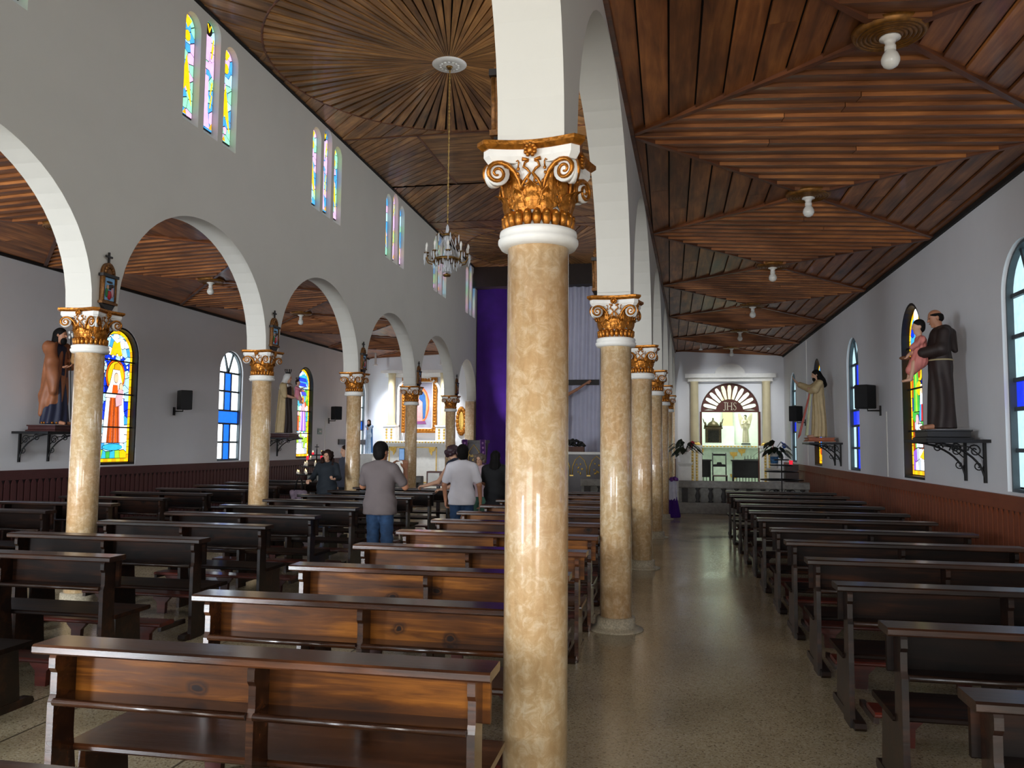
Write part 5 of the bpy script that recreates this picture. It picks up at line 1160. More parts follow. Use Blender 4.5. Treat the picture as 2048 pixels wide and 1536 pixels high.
# ------------------------------------------------------------------ chandelier
def chandelier():
    x, y = -3.13, 11.15; t = thing('chandelier', 'crystal and brass chandelier hanging on a long chain from the white medallion', 'chandelier', (x, y, 4.0))
    BR = plain('old_brass', (120, 88, 40), .4, .7, .3, 30); m, nt, p = newmat('cut_crystal'); p.inputs['Base Color'].default_value = (.9, .92, .95, 1); p.inputs['Roughness'].default_value = .08; p.inputs['Transmission Weight'].default_value = .55; p.inputs['IOR'].default_value = 1.45; CRY = m
    pts = []; n = 72
    ch = MB(); ch.tube([(0, 0, .8), (0, 0, ZN-4.0-.03)], .008, 5)
    for k in range(46): ch.ell((0, 0, .82+k*.05), (.016 if k % 2 else .009, .009 if k % 2 else .016, .026), 6, 4)
    ch.obj('chain', plain('chain_brass', (176, 142, 80), .45, .5), t)
    MB().lathe([(0, .1), (.04, .1), (.05, .13), (.03, .2), (.045, .26), (.03, .34), (.055, .4), (.035, .47), (.02, .52), (.045, .6), (.03, .66), (.02, .76), (0, .8)], 14).obj('stem', CRY, t)
    MB().lathe([(.16, .26), (.185, .255), (.19, .29), (.165, .3)], 28).obj('ring', BR, t); MB().lathe([(0, .03), (.05, .035), (.06, .06), (.03, .07), (0, .09)], 14).obj('bottom_dish', BR, t)
    MB().lathe([(.05, .62), (.085, .63), (.06, .655)], 18).obj('crown_ring', BR, t)
    drop = MB().lathe([(0, -.075), (.009, -.055), (.007, -.02), (.004, 0), (0, .002)], 5, smooth=False).mesh('crystal_drop', CRY); long = MB().lathe([(0, -.14), (.009, -.11), (.01, -.04), (.004, 0), (0, .002)], 5, smooth=False).mesh('crystal_drop', CRY)
    for k in range(10):
        a = 2*PI*k/10; c, s = math.cos(a), math.sin(a)
        am = MB().tube([(c*r, s*r, z) for r, z in ((.16, .28), (.22, .22), (.28, .24), (.31, .3), (.31, .34))], [.01, .01, .009, .009, .012], 5).obj('arm', BR, t)
        MB().lathe([(0, .335), (.035, .34), (.04, .352), (.012, .355), (.012, .36)], 10, (c*.31, s*.31)).obj('drip_pan', BR, am); MB().lathe([(0, .355), (.013, .355), (.013, .42), (.02, .44), (.016, .47), (0, .5)], 8, (c*.31, s*.31)).obj('candle_bulb', plain('porcelain', (226, 222, 214)), am)
        for j in range(3):
            b = a+(j-1)*.13; link('crystal_drop', long if j == 1 else drop, am, (.335*math.cos(b), .335*math.sin(b), .34))
        link('crystal_drop', drop, am, (.2*math.cos(a+.3), .2*math.sin(a+.3), .26))
    for k in range(12): a = 2*PI*k/12; link('crystal_drop', long, t, (.14*math.cos(a), .14*math.sin(a), .25)); link('crystal_drop', drop, t, (.07*math.cos(a), .07*math.sin(a), .16))
    for k in range(6):
        a = 2*PI*k/6; c, s = math.cos(a), math.sin(a); am = MB().tube([(c*.05, s*.05, .63), (c*.12, s*.12, .68), (c*.17, s*.17, .64)], .007, 5).obj('upper_arm', BR, t)
        link('crystal_drop', long, am, (c*.17, s*.17, .64)); MB().tube([(c*.05, s*.05, .62), (c*.12, s*.12, .45), (c*.17, s*.17, .3)], .005, 4).obj('bead_swag', CRY, am)
    for cy, nm in ((11.05, 'above the crystal chandelier'), (22.4, 'in the ceiling circle before the altar')):
        e = thing('ceiling_medallion', 'round white plaster medallion '+nm, 'medallion', (-3.11, cy, ZN-.03), 0, 'white ceiling medallions')
        MB().lathe([(0, -.03), (.1, -.03), (.11, -.02), (.15, -.022), (.2, -.03), (.225, -.02), (.25, .0), (.25, .03)], 40).obj('disc', WHITE, e)
        mm = MB()
        for k in range(14): a = 2*PI*k/14; mm.ell((.13*math.cos(a), .13*math.sin(a), -.03), (.022, .022, .012), 6, 4)
        mm.obj('relief', WHITE, e); MB().lathe([(0, -.075), (.03, -.07), (.045, -.04), (.05, -.03)], 14).obj('boss', BR, e)
chandelier()
# ------------------------------------------------------------------ stone balustrade before the altar end
def baluster_mesh():
    return MB().lathe([(.055, 0), (.055, .03), (.035, .045), (.05, .1), (.062, .15), (.05, .2), (.03, .26), (.035, .3), (.055, .315), (.055, .345)], 14).mesh('baluster', DSTONE)
BM = baluster_mesh()
def balustrade(x0, x1, label):
    t = thing('balustrade', label, 'balustrade', ((x0+x1)/2, 20.55, 0)); h = (x1-x0)/2
    MB().bbox(-h, h, -.14, .14, 0, .27, .012).obj('kerb', STONE, t); MB().bbox(-h, h, -.12, .12, .62, .79, .02).obj('top_rail', STONE, t); MB().box(-h, h, .06, .11, .27, .62).obj('back_slab', STONE, t)
    n = max(2, int((x1-x0)/.3))
    for i in range(n):
        x = -h+(i+.5)*2*h/n
        if i % 5 == 0: MB().box(x-.07, x+.07, -.07, .07, .27, .62).obj('block', DSTONE, t)
        else: link('baluster', BM, t, (x, -.02, .272))
balustrade(.2, 3.25, 'grey stone balustrade in front of the JHS chapel'); balustrade(-9.5, -6.35, 'grey stone balustrade in front of the painted altar')
balustrade(-5.6, -4.3, 'short grey stone balustrade below the lectern'); balustrade(-2.2, -.35, 'short grey stone balustrade below the dark main altar')

# ------------------------------------------------------------------ JHS chapel front
RED = plain('red_brown_fan', (92, 40, 28), .45, 0, .15)
def chapel():
    y = YB-.03
    t = thing('chapel_portal', 'white portal with cream columns and half-round pediment around the JHS arch', 'portal', (CHX, y, 0))
    MB().box(-1.3, 1.3, -.22, -.0, 3.66, 3.78).obj('entablature', WHITE, t); MB().prism([(.43*math.cos(PI*i/20), 3.78+.3*math.sin(PI*i/20)) for i in range(21)], 'y', -.2, 0).obj('pediment', WHITE, t)
    MB().box(-1.22, 1.22, -.12, 0, 3.55, 3.66).obj('frieze', WHITE, t)
    for s in (-1, 1):
        c = MB().lathe([(.13, 1.74), (.12, 1.78), (.115, 3.5), (.13, 3.55)], 24, (s*1.03, -.14)).obj('column', plain('cream_marble', (214, 200, 160), .3, 0, .08, 3), t)
        MB().lathe([(.17, 1.66), (.17, 1.69), (.14, 1.74)], 20, (s*1.03, -.14)).obj('column_base', GOLD2, c)
        p = MB().box(s*1.03-.2, s*1.03+.2, -.3, 0, .28, 1.6).obj('pedestal', WHITE, t); MB().box(s*1.03-.22, s*1.03+.22, -.32, 0, 1.6, 1.66).obj('pedestal_cap', WHITE, p)
        m = MB()
        for dx in (-.1, .02):
            m.box(s*1.03+dx-.01, s*1.03+dx+.075, -.31, -.3, .4, 1.52)
        m.obj('pedestal_panel', plain('pale_gold_panel', (222, 206, 160), .5), p); m = MB()
        for dx in (-.07, .05):
            for k in range(13): m.ell((s*1.03+dx, -.312, .46+k*.083), (.026, .012, .034), 6, 5)
        m.obj('gilded_relief', GOLD2, p)
    # fan screen
    f = thing('fan_screen', 'red-brown sunburst fan screen lettered JHS in the chapel arch', 'screen', (CHX, y+.12, 2.68))
    R = .835; m = MB()
    for r0, r1 in ((R-.055, R),):
        vs = []; n = 36
        for i in range(n+1):
            a = PI*i/n
            for r, d in ((r0, 0), (r1, 0), (r1, .05), (r0, .05)): vs.append((r*math.cos(a), d, r*math.sin(a)))
        m.add(vs, [(4*i+j, 4*i+(j+1) % 4, 4*i+4+(j+1) % 4, 4*i+4+j) for i in range(n) for j in range(4)])
    m.obj('outer_arch', RED, f); MB().box(-R, R, -.005, .055, -.03, .03).obj('bottom_rail', RED, f)
    MB().prism([(.4*math.cos(PI*i/20), .36*math.sin(PI*i/20)) for i in range(21)], 'y', 0, .045).obj('hub', RED, f)
    np_ = 11
    for i in range(np_+1):
        a = PI*(.035+.93*i/np_); c, s = math.cos(a), math.sin(a); px, pz = -s, c
        q = [(c*r+px*w, s*r+pz*w) for r, w in ((.33, -.012), (.62, -.022), (.74, -.05), (.79, -.085), (.79, .085), (.74, .05), (.62, .022), (.33, .012))]
        MB().prism(q, 'y', .005, .04).obj('spoke', RED, f)
    LW = plain('letter_ivory', (226, 218, 190), .4)
    m = MB()                                              # J
    m.box(-.135, -.115, -.012, 0, .06, .26); m.box(-.165, -.09, -.012, 0, .25, .268); m.tube([(-.125, -.006, .07), (-.13, -.006, .04), (-.15, -.006, .022), (-.172, -.006, .03), (-.178, -.006, .045)], [.011, .012, .011, .012, .014], 6); m.obj('letter', LW, f)
    m = MB()                                              # H
    for x in (-.06, .06):
        m.box(x-.013, x+.013, -.012, 0, .03, .26); m.box(x-.03, x+.03, -.012, 0, .03, .045); m.box(x-.03, x+.03, -.012, 0, .245, .26)
    m.box(-.06, .06, -.012, 0, .14, .157); m.obj('letter', LW, f)
    m = MB(); m.tube([(.19, -.006, .215), (.183, -.006, .245), (.155, -.006, .258), (.128, -.006, .243), (.12, -.006, .205), (.14, -.006, .165), (.172, -.006, .135), (.19, -.006, .095), (.18, -.006, .05), (.152, -.006, .033), (.122, -.006, .045), (.112, -.006, .085)], [.012, .009, .009, .012, .013, .014, .014, .013, .012, .009, .009, .012], 6); m.obj('letter', LW, f)   # S
    for s in (-1, 1): tag(MB().box(CHX+s*.84-.03, CHX+s*.84+.03, y-.01, y+.2, .28, 2.66).obj('trim_8', RED), kind='structure')
    # chapel interior
    a = thing('chapel_altar', 'pale altar shelf with gilded corners inside the JHS chapel', 'altar', (CHX, y+2.2, .28))
    MB().bbox(-1.2, 1.2, -.3, .6, 1.3, 1.4, .015).obj('mensa', CW, a); MB().box(-1.1, 1.1, -.1, .6, 0, 1.3).obj('front', plain('pale_green_white', (206, 222, 206), .6), a)
    m = MB()
    for k in range(22): m.ell((-1.12+k*.107, -.305, 1.35), (.04, .012, .022), 6, 4)
    m.obj('gilded_frieze', GOLD2, a)
    for x, z in ((.25, 1.05), (.25, .35), (-.8, 1.15), (.5, 1.15)):
        m = MB(); m.prism([(-.12, .12), (.12, .12), (.1, 0), (.02, -.02), (0, -.12), (-.03, -.02), (-.1, .03)], 'y', -.12, -.1); m.xf(Matrix.Translation((x, 0, z))); m.obj('gilded_corner', GOLD2, a)
    b = thing('tabernacle', 'dark domed tabernacle with two small angels on the chapel altar', 'tabernacle', (CHX-.38, y+2.15, 1.69)); DKG = plain('dark_bronze_gold', (72, 62, 38), .4, .5, .4, 30)
    MB().bbox(-.3, .3, -.18, .2, 0, .05).obj('base', CW, b); MB().box(-.25, .25, -.15, .2, .05, .5).obj('cabinet', DKG, b); MB().box(-.29, .29, -.19, .22, .5, .55).obj('cornice', DKG, b); MB().lathe([(.2, .55), (.19, .62), (.14, .7), (.05, .75), (.02, .8), (.03, .83), (0, .87)], 18).obj('dome', DKG, b)
    MB().box(-.17, .17, -.165, -.15, .08, .46).obj('door', plain('dark_relief', (34, 32, 24), .4, .5, .5, 40, .6), b)
    for s in (-1, 1):
        MB().lathe([(.03, .55), (.05, .57), (.03, .66), (.02, .7), (0, .74)], 10, (s*.24, 0)).obj('angel', DKG, b)
        MB().add([(s*.24, .02, .64), (s*.3, .03, .82), (s*.33, .03, .84), (s*.29, .03, .68), (s*.24, -.01, .64), (s*.3, .01, .82), (s*.33, .01, .84), (s*.29, .01, .68)], [(0, 1, 2, 3), (4, 5, 6, 7), (0, 1, 5, 4), (1, 2, 6, 5), (2, 3, 7, 6), (3, 0, 4, 7)]).obj('angel_wing', DKG, b)
    # angel statue
    t = statue_root('pale angel statue holding its hands together inside the JHS chapel', CHX+.62, y+2.0, 1.735, PI, .53)
    plinth(t, BLACK, .5, .4, .08, -.08); robe_sdf(.2, .14, 1.36, 9, .014).obj('robe', IVORY, t, .014)
    S = Sdf(); P = head(S, v3(.02, .05, 1.58), unit(v3(.3, 1, -.3))); S.rc((0, 0, 1.4), (0, .03, 1.52), .055, None, .03)
    for s in (-1, 1): S.chain([v3(s*.18, 0, 1.36), v3(s*.22, .12, 1.14), v3(s*.03, .24, 1.22)], [.06, .05, .035], .03); hand(S, v3(s*.03, .24, 1.22), v3(-s*.2, .5, .8), v3(-s, 0, 0), .2, s)
    S.obj('body', IVORY, t, .012)
    H = Sdf(); H.el(P(0, -.02, .04), v3(.088, .1, .092), .02); H.el(P(0, .12, -.04), v3(.065, .09, .11), .01, True); H.obj('hair', plain('dark_bronze_hair', (44, 36, 28), .5), t, .011)
    for s in (-1, 1):
        V = [(s*.05, -.12, 1.1), (s*.12, -.16, 1.5), (s*.3, -.2, 1.82), (s*.42, -.2, 1.8), (s*.4, -.2, 1.5), (s*.3, -.18, 1.1), (s*.2, -.16, .85)]
        MB().add(V+[(x, yy-.03, z) for x, yy, z in V], [tuple(range(7)), tuple(range(13, 6, -1))]+[(i, (i+1) % 7, 7+(i+1) % 7, 7+i) for i in range(7)]).obj('wing', IVORY, t)
    t = thing('corner_pier', 'pale pier on a panelled pedestal behind the tabernacle', 'pier', (CHX+.12, y+2.72, 1.68)); MB().box(-.16, .16, -.0, .17, .62, 2.4).obj('shaft', plain('cream_marble', (214, 200, 160)), t); MB().box(-.2, .2, -.04, .17, 0, .62).obj('pedestal', CW, t)
    # chair and dark kneelers
    t = thing('chair', 'dark wooden chair with red-brown seat inside the JHS chapel', 'chair', (CHX-.25, y+1.0, .28), PI)
    MB().bbox(-.22, .22, -.2, .22, .43, .47).obj('seat', MAROON, t)
    for sx in (-1, 1):
        MB().tube([(sx*.2, .19, 0), (sx*.2, .19, .43)], .02, 6).obj('leg', BLACK, t); MB().tube([(sx*.2, -.19, 0), (sx*.2, -.19, .45), (sx*.2, -.24, 1.15)], .02, 6).obj('leg', BLACK, t)
    MB().box(-.2, .2, -.245, -.22, 1.06, 1.12).obj('top_slat', BLACK, t); MB().prism([(-.2, .72), (.2, .72), (.2, .79), (.08, .8), (.06, .86), (-.06, .86), (-.08, .8), (-.2, .79)], 'y', -.235, -.21).obj('splat', BLACK, t); MB().tube([(-.2, .19, .2), (.2, .19, .2)], .014, 6).obj('stretcher', BLACK, t)
    for x, w, nm in ((CHX-.75, .5, 'beside the chapel chair under the tabernacle'), (CHX+.58, 1.0, 'under the angel statue')):
        t = thing('prayer_desk', 'black wooden prayer desk in the JHS chapel '+nm, 'kneeler', (x, y+.85, .28)); MB().bbox(-w/2, w/2, -.16, .16, .9, .95).obj('top', BLACK, t); MB().box(-w/2+.04, w/2-.04, .1, .13, .4, .9).obj('panel', BLACK, t)
        for s in (-1, 1): MB().box(s*(w/2-.05)-.02, s*(w/2-.05)+.02, -.14, .14, 0, .9).obj('side', BLACK, t)
        MB().box(-w/2+.04, w/2-.04, -.3, -.16, .16, .2).obj('kneeler_board', BLACK, t)
        m = MB()
        for k in range(int(w/.09)): m.tube([(-w/2+.08+k*.09, .115, .1), (-w/2+.08+k*.09, .115, .42)], .012, 5)
        m.obj('spindles', BLACK, t)
    c = thing('candelabra', 'small black candle rack at the end of the chapel altar', 'candle rack', (CHX+.72, y+1.0, 1.232)); m = MB()
    for k in range(6): m.tube([(-.22+k*.09, 0, 0), (-.22+k*.09, 0, .1+.03*math.sin(k))], .008, 5)
    m.box(-.25, .27, -.02, .02, 0, .02); m.obj('rack', BLACK, c)
    for s in (-1, 1):  # ceiling spotlights added to brighten the portal front
        p0 = Vector((CHX+s*.9, y-1.9, 4.27)); l = bpy.data.lights.new('added_portal_lamp', 'SPOT'); l.energy = 95; l.color = (.95, .98, 1.0); l.spot_size = math.radians(80); l.spot_blend = .9; l.shadow_soft_size = .05
        lo = bpy.data.objects.new('added_portal_lamp', l); COL.objects.link(lo); lo.location = p0; lo.rotation_euler = (Vector((CHX+s*.4, y, 2.4))-p0).to_track_quat('-Z', 'Y').to_euler()
        f = thing('added_spot_lamp', 'added white spotlight under the ceiling aimed at the JHS portal', 'lamp', (p0.x, p0.y, 4.29), 0, 'added spotlights of the JHS portal'); MB().lathe([(.02, zr(p0.x)-4.29), (.02, .05), (.05, .03), (.05, 0), (.035, 0)], 14).obj('housing', WHITE, f)
    area('chapel_fluorescent', (CHX, y+1.6, 4.1), (0, 0, 0), 1.2, .25, 75, (.9, 1.0, .9))
    tag(MB().box(CHX-.65, CHX+.65, y+1.45, y+1.75, 4.12, 4.2).obj('light_fitting', WHITE), 'white fluorescent fitting on the chapel ceiling', 'lamp')
chapel()

# ------------------------------------------------------------------ painted altar in the other aisle
def painted_altar():
    x0, y = -7.85, YB-.03
    t = thing('painted_altar', 'white altarpiece with cream columns and gilded relief framing a large painting', 'altar', (x0, y, 0))
    MB().bbox(-1.2, 1.2, -.7, 0, 1.62, 1.72, .012).obj('mensa', WHITE, t); m = MB()
    for k in range(24): m.ell((-1.1+k*.096, -.705, 1.675), (.036, .014, .026), 6, 4)
    m.obj('gilded_frieze', GOLD2, t); MB().box(-1.08, 1.08, -.6, 0, .28, 1.62).obj('front', WHITE, t)
    m = MB(); m.box(-.78, .78, -.62, -.6, .42, .45); m.box(-.78, .78, -.62, -.6, 1.5, 1.53); m.box(-.78, -.75, -.62, -.6, .42, 1.53); m.box(.75, .78, -.62, -.6, .42, 1.53); m.obj('panel_moulding', GOLD2, t)
    for s in (-1, 1):
        m = MB(); m.prism([(0, .12), (s*.22, .12), (s*.2, .02), (s*.12, -.02), (s*.1, -.14), (s*.02, -.02)][::s], 'y', -.64, -.62); m.xf(Matrix.Translation((s*.62-s*.1, 0, 1.4))); m.obj('gilded_corner', GOLD2, t)
        p = MB().box(s*.86-.2, s*.86+.2, -.4, 0, 1.72, 2.16).obj('pedestal', WHITE, t); MB().box(s*.86-.22, s*.86+.22, -.42, 0, 2.16, 2.21).obj('pedestal_cap', WHITE, p); m = MB()
        for dx in (-.08, .08):
            for k in range(4): m.ell((s*.86+dx, -.405, 1.8+k*.09), (.035, .012, .04), 6, 5)
        m.obj('gilded_relief', GOLD2, p)
        MB().lathe([(.15, 2.21), (.15, 2.24), (.12, 2.3), (.115, 3.8), (.135, 3.86)], 24, (s*.86, -.2)).obj('column', plain('cream_marble', (214, 200, 160)), t)
    MB().box(-1.2, 1.2, -.34, 0, 3.86, 3.95).obj('cornice', WHITE, t); MB().box(-1.1, 1.1, -.16, 0, 3.74, 3.86).obj('frieze', WHITE, t)
    # arched niche border
    vs = []; o = arch_poly(.72, 1.72, 3.3, 16, .5); i_ = arch_poly(.64, 1.72, 3.3, 16, .42); k = len(o)
    vs = [(u, -.1, z) for u, z in o]+[(u, -.1, z) for u, z in i_]+[(u, 0, z) for u, z in o]+[(u, 0, z) for u, z in i_]
    MB().add(vs, [f for a in range(k) for f in ((a, (a+1) % k, k+(a+1) % k, k+a), (a, (a+1) % k, 2*k+(a+1) % k, 2*k+a), (k+a, k+(a+1) % k, 3*k+(a+1) % k, 3*k+a))]).obj('niche_border', WHITE, t)
    p = thing('painting', 'tall gilt-framed painting of a blue and rose draped form in orange glow', 'painting', (x0+.02, y-.02, 2.85))
    w, h = .58, .88
    g = MB(); g.box(-w, w, -.08, 0, -h, -h+.13); g.box(-w, w, -.08, 0, h-.13, h); g.box(-w, -w+.13, -.08, 0, -h+.13, h-.13); g.box(w-.13, w, -.08, 0, -h+.13, h-.13); fr = g.obj('frame', GOLD, p); m = MB()
    for k in range(18):
        for s in (-1, 1): m.ell((s*(w-.065), -.085, -h+.05+k*(2*h-.1)/17), (.045, .022, .035), 6, 5)
    for k in range(11):
        for s in (-1, 1): m.ell((-w+.06+k*(2*w-.12)/10, -.085, s*(h-.065)), (.04, .022, .045), 6, 5)
    m.obj('carving', GOLD, fr)
    m = MB(); m.box(-w+.13, w-.13, -.05, -.04, -h+.13, h-.13); m.obj('canvas', plain('grey_violet_paint', (150, 146, 160), .6, 0, .15, 4), p)
    m = MB(); iw, ih = w-.13, h-.13; m.box(-iw, iw, -.06, -.05, -ih, -ih+.03); m.box(-iw, iw, -.06, -.05, ih-.03, ih); m.box(-iw, -iw+.03, -.06, -.05, -ih, ih); m.box(iw-.03, iw, -.06, -.05, -ih, ih); m.obj('white_liner', WHITE, fr)
    def blob(nm, q, col, d): MB().prism(q, 'y', -d-.002, -d).obj(nm, plain('paint_%d_%d_%d' % col, col, .6, 0, .15, 10), p)
    blob('paint_glow', [(.33*math.cos(2*PI*i/26)*(1+.03*(i % 2)), .6*math.sin(2*PI*i/26)) for i in range(26)], (196, 92, 40), .05)
    blob('paint_glow', [(.28*math.cos(2*PI*i/26), .56*math.sin(2*PI*i/26)) for i in range(26)], (214, 140, 84), .053)
    blob('paint_cloak', [(-.14, -.4), (.02, .42), (.12, .44), (.2, .3), (.23, .0), (.2, -.4), (.12, -.46), (.1, .1), (-.02, .2), (-.1, .0)], (32, 84, 140), .056)
    blob('paint_robe', [(-.22, -.52), (.1, -.5), (.09, .1), (0, .22), (-.1, .1)], (214, 142, 142), .055)
    blob('paint_ground', [(-.26, -.6), (.24, -.6), (.2, -.5), (-.2, -.52)], (120, 60, 110), .057)
    for s in (-1, 1):  # pair of ceiling spotlights added to light the painted altar
        l = bpy.data.lights.new('added_altar_lamp', 'SPOT'); l.energy = 270; l.color = (.92, .96, 1.0); l.spot_size = math.radians(85); l.spot_blend = .8; l.shadow_soft_size = .06
        lo = bpy.data.objects.new('added_altar_lamp', l); COL.objects.link(lo); lo.location = (x0+s*1.05, y-1.25, 3.98); lo.rotation_euler = (math.radians(-140)+PI, 0, 0); lo.rotation_euler = (Vector((x0+s*.25, y-.05, 1.9))-Vector(lo.location)).to_track_quat('-Z', 'Y').to_euler()
        f = thing('added_spot_lamp', 'added white spotlight under the ceiling aimed at the painted altar', 'lamp', (x0+s*1.05, y-1.22, 4.02), 0, 'added spotlights of the painted altar'); MB().lathe([(.03, zl(x0+s*1.05)-4.02), (.03, .05), (.07, .03), (.07, -.0), (.05, -.0)], 14).obj('housing', WHITE, f)
painted_altar()

# ------------------------------------------------------------------ curtains, crucifix, main altar
def curtain(x0, x1, y, z0, z1, mat, label, waves, amp=.06):
    t = thing('curtain', label, 'curtain', (x0, y, z0)); n = int(waves*10); vs = []; W = x1-x0; nz = 10
    for k in range(2):
        for j in range(nz+1):
            for i in range(n+1):
                u = i/n; a = amp*(.6+.4*j/nz)
                vs.append((u*W, a*math.sin(2*PI*waves*u+.6*math.sin(j*.5))+.03*math.sin(7*u+2)+k*.012, j/nz*(z1-z0)))
    m = n+1; q = (nz+1)*m; fs = []
    for j in range(nz):
        for i in range(n): a = j*m+i; fs += [(a, a+1, a+m+1, a+m), (q+a+m, q+a+m+1, q+a+1, q+a)]
    MB().add(vs, fs, True).obj('cloth', mat, t); MB().tube([(.0, .01, z1-z0+.01), (W, .01, z1-z0+.01)], .016, 6).obj('rod', BLACK, t)
PURP = plain('purple_cloth', (64, 14, 120), .85, 0, .15, 3); WCL = plain('white_cloth', (206, 206, 226), .85, 0, .05, 3)
curtain(-5.95, -4.33, YB-.22, .28, 6.5, PURP, 'long purple curtain hanging beside the painted altar aisle', 2.2, .03)
curtain(-4.3, -2.08, YB-.24, .28, 6.5, WCL, 'long white pleated curtain behind the crucifix', 9)
curtain(-2.05, -.2, YB-.22, .28, 6.5, plain('grey_violet_cloth', (118, 116, 140), .85, 0, .08, 3), 'long grey-violet curtain between the white curtain and the columns', 4, .03)
t = thing('added_floor_uplight', 'added black floor lamp at the foot of the purple curtain', 'lamp', (-4.92, 24.1, .28)); MB().lathe([(.07, 0), (.07, .02), (.05, .03), (.06, .14), (.05, .14), (.03, .06)], 16).obj('housing', BLACK, t)  # uplight added to put a glow on the purple curtain
l = bpy.data.lights.new('added_curtain_uplight', 'SPOT'); l.energy = 900; l.color = (.78, .7, 1.0); l.spot_size = math.radians(24); l.spot_blend = 1.0; l.shadow_soft_size = .03
lo = bpy.data.objects.new('added_curtain_uplight', l); COL.objects.link(lo); lo.location = (-4.92, 24.1, .44); lo.rotation_euler = (Vector((-4.92, YB-.22, 4.6))-lo.location).to_track_quat('-Z', 'Y').to_euler()
t = thing('crucifix', 'large wooden crucifix with carved figure in front of the white curtain', 'crucifix', (-3.2, YB-.75, .28)); DW = plain('dark_cross_wood', (34, 27, 23), .6, 0, .25, 12)
MB().bbox(-.09, .09, -.04, .04, 0, 4.2).obj('upright_beam', DW, t); MB().bbox(-1.14, 1.14, -.045, .035, 3.14, 3.3).obj('cross_beam', DW, t); MB().box(-.35, .35, -.25, .25, 0, .12).obj('foot', DW, t)
S = Sdf(); P = head(S, v3(.05, -.16, 3.02), unit(v3(.4, -1, -.6))); S.rc((0, -.12, 2.2), (0, -.13, 2.75), .125, .16, .05, (1, .7, 1)); S.rc((-.16, -.12, 2.82), (.16, -.12, 2.82), .06, None, .04); S.rc((0, -.12, 2.85), (.03, -.14, 2.97), .055, None, .03)
for s in (-1, 1):
    S.chain([v3(s*.18, -.12, 2.83), v3(s*.48, -.1, 3.0), v3(s*.78, -.08, 3.2)], [.052, .042, .03], .03); hand(S, v3(s*.78, -.08, 3.2), v3(s, 0, .5), v3(0, -1, 0), .5, s)
    S.chain([v3(s*.08, -.12, 2.1), v3(s*.07, -.2, 1.66), v3(s*.03, -.1, 1.25)], [.085, .058, .038], .03); S.rc((s*.03, -.1, 1.25), (s*.03, -.16, 1.1), .035, .025, .02)
S.obj('figure', SKIN, t, .013); S = Sdf(); S.rc((-.06, -.12, 2.14), (.06, -.12, 2.14), .14, None, .04, (1, .85, 1)); S.rc((.1, -.15, 2.1), (.13, -.16, 1.85), .06, .04, .03); S.clip((0, 0, 1), 2.24); S.fold(lambda X, Y, Z: .006*np.sin(Z*60+X*20)); S.obj('loincloth', WHITE, t, .013)
S = Sdf(); S.el(P(0, -.02, .04), v3(.086, .1, .09), .02); S.el(P(0, .12, -.04), v3(.065, .09, .1), .01, True); S.el(P(0, .06, -.1), v3(.045, .04, .05), .02); S.obj('hair', HAIRB, t, .012)
t = thing('main_altar', 'dark brown altar with gilded pointed arches and white cloth top', 'altar', (-2.85, 22.3, .28))
MB().bbox(-1.25, 1.25, -.4, .4, 1.1, 1.17, .01).obj('altar_top', WHITE, t); DB = plain('altar_brown', (44, 20, 16), .4, 0, .2); MB().box(-1.15, 1.15, -.32, .32, 0, 1.1).obj('body', DB, t)
for k in range(5):
    x = -.92+k*.46; m = MB(); m.tube([(x-.2, -.335, .55), (x-.19, -.335, .78), (x-.12, -.335, .95), (x, -.335, 1.06), (x+.12, -.335, .95), (x+.19, -.335, .78), (x+.2, -.335, .55)], .013, 5); m.box(x-.27, x-.17, -.34, -.325, .52, .55); m.obj('gilded_arch', GOLD2, t)
    m = MB(); rn = random.Random(k)
    for i in range(9): m.ell((x+rn.uniform(-.08, .08), -.33, .72+rn.uniform(-.16, .16)), (.022, .012, .03), 6, 4)
    m.obj('gilded_relief', GOLD2, t)
t = thing('flower_bank', 'low dark arrangement of foliage in a wooden trough on the main altar', 'arrangement', (-2.6, 22.3, 1.452)); MB().box(-.3, .3, -.12, .12, 0, .14).obj('trough', plain('trough_wood', (84, 46, 26), .6, 0, .3), t); m = MB(); rn = random.Random(5)
for i in range(60): a = rn.uniform(-1, 1); m.ell((a*.3, rn.uniform(-.1, .1), .16+rn.random()*.2*(1-a*a)), (.05, .04, .035), 6, 4)
m.obj('foliage', plain('dark_foliage', (30, 30, 26), .6, 0, .4, 20), t)
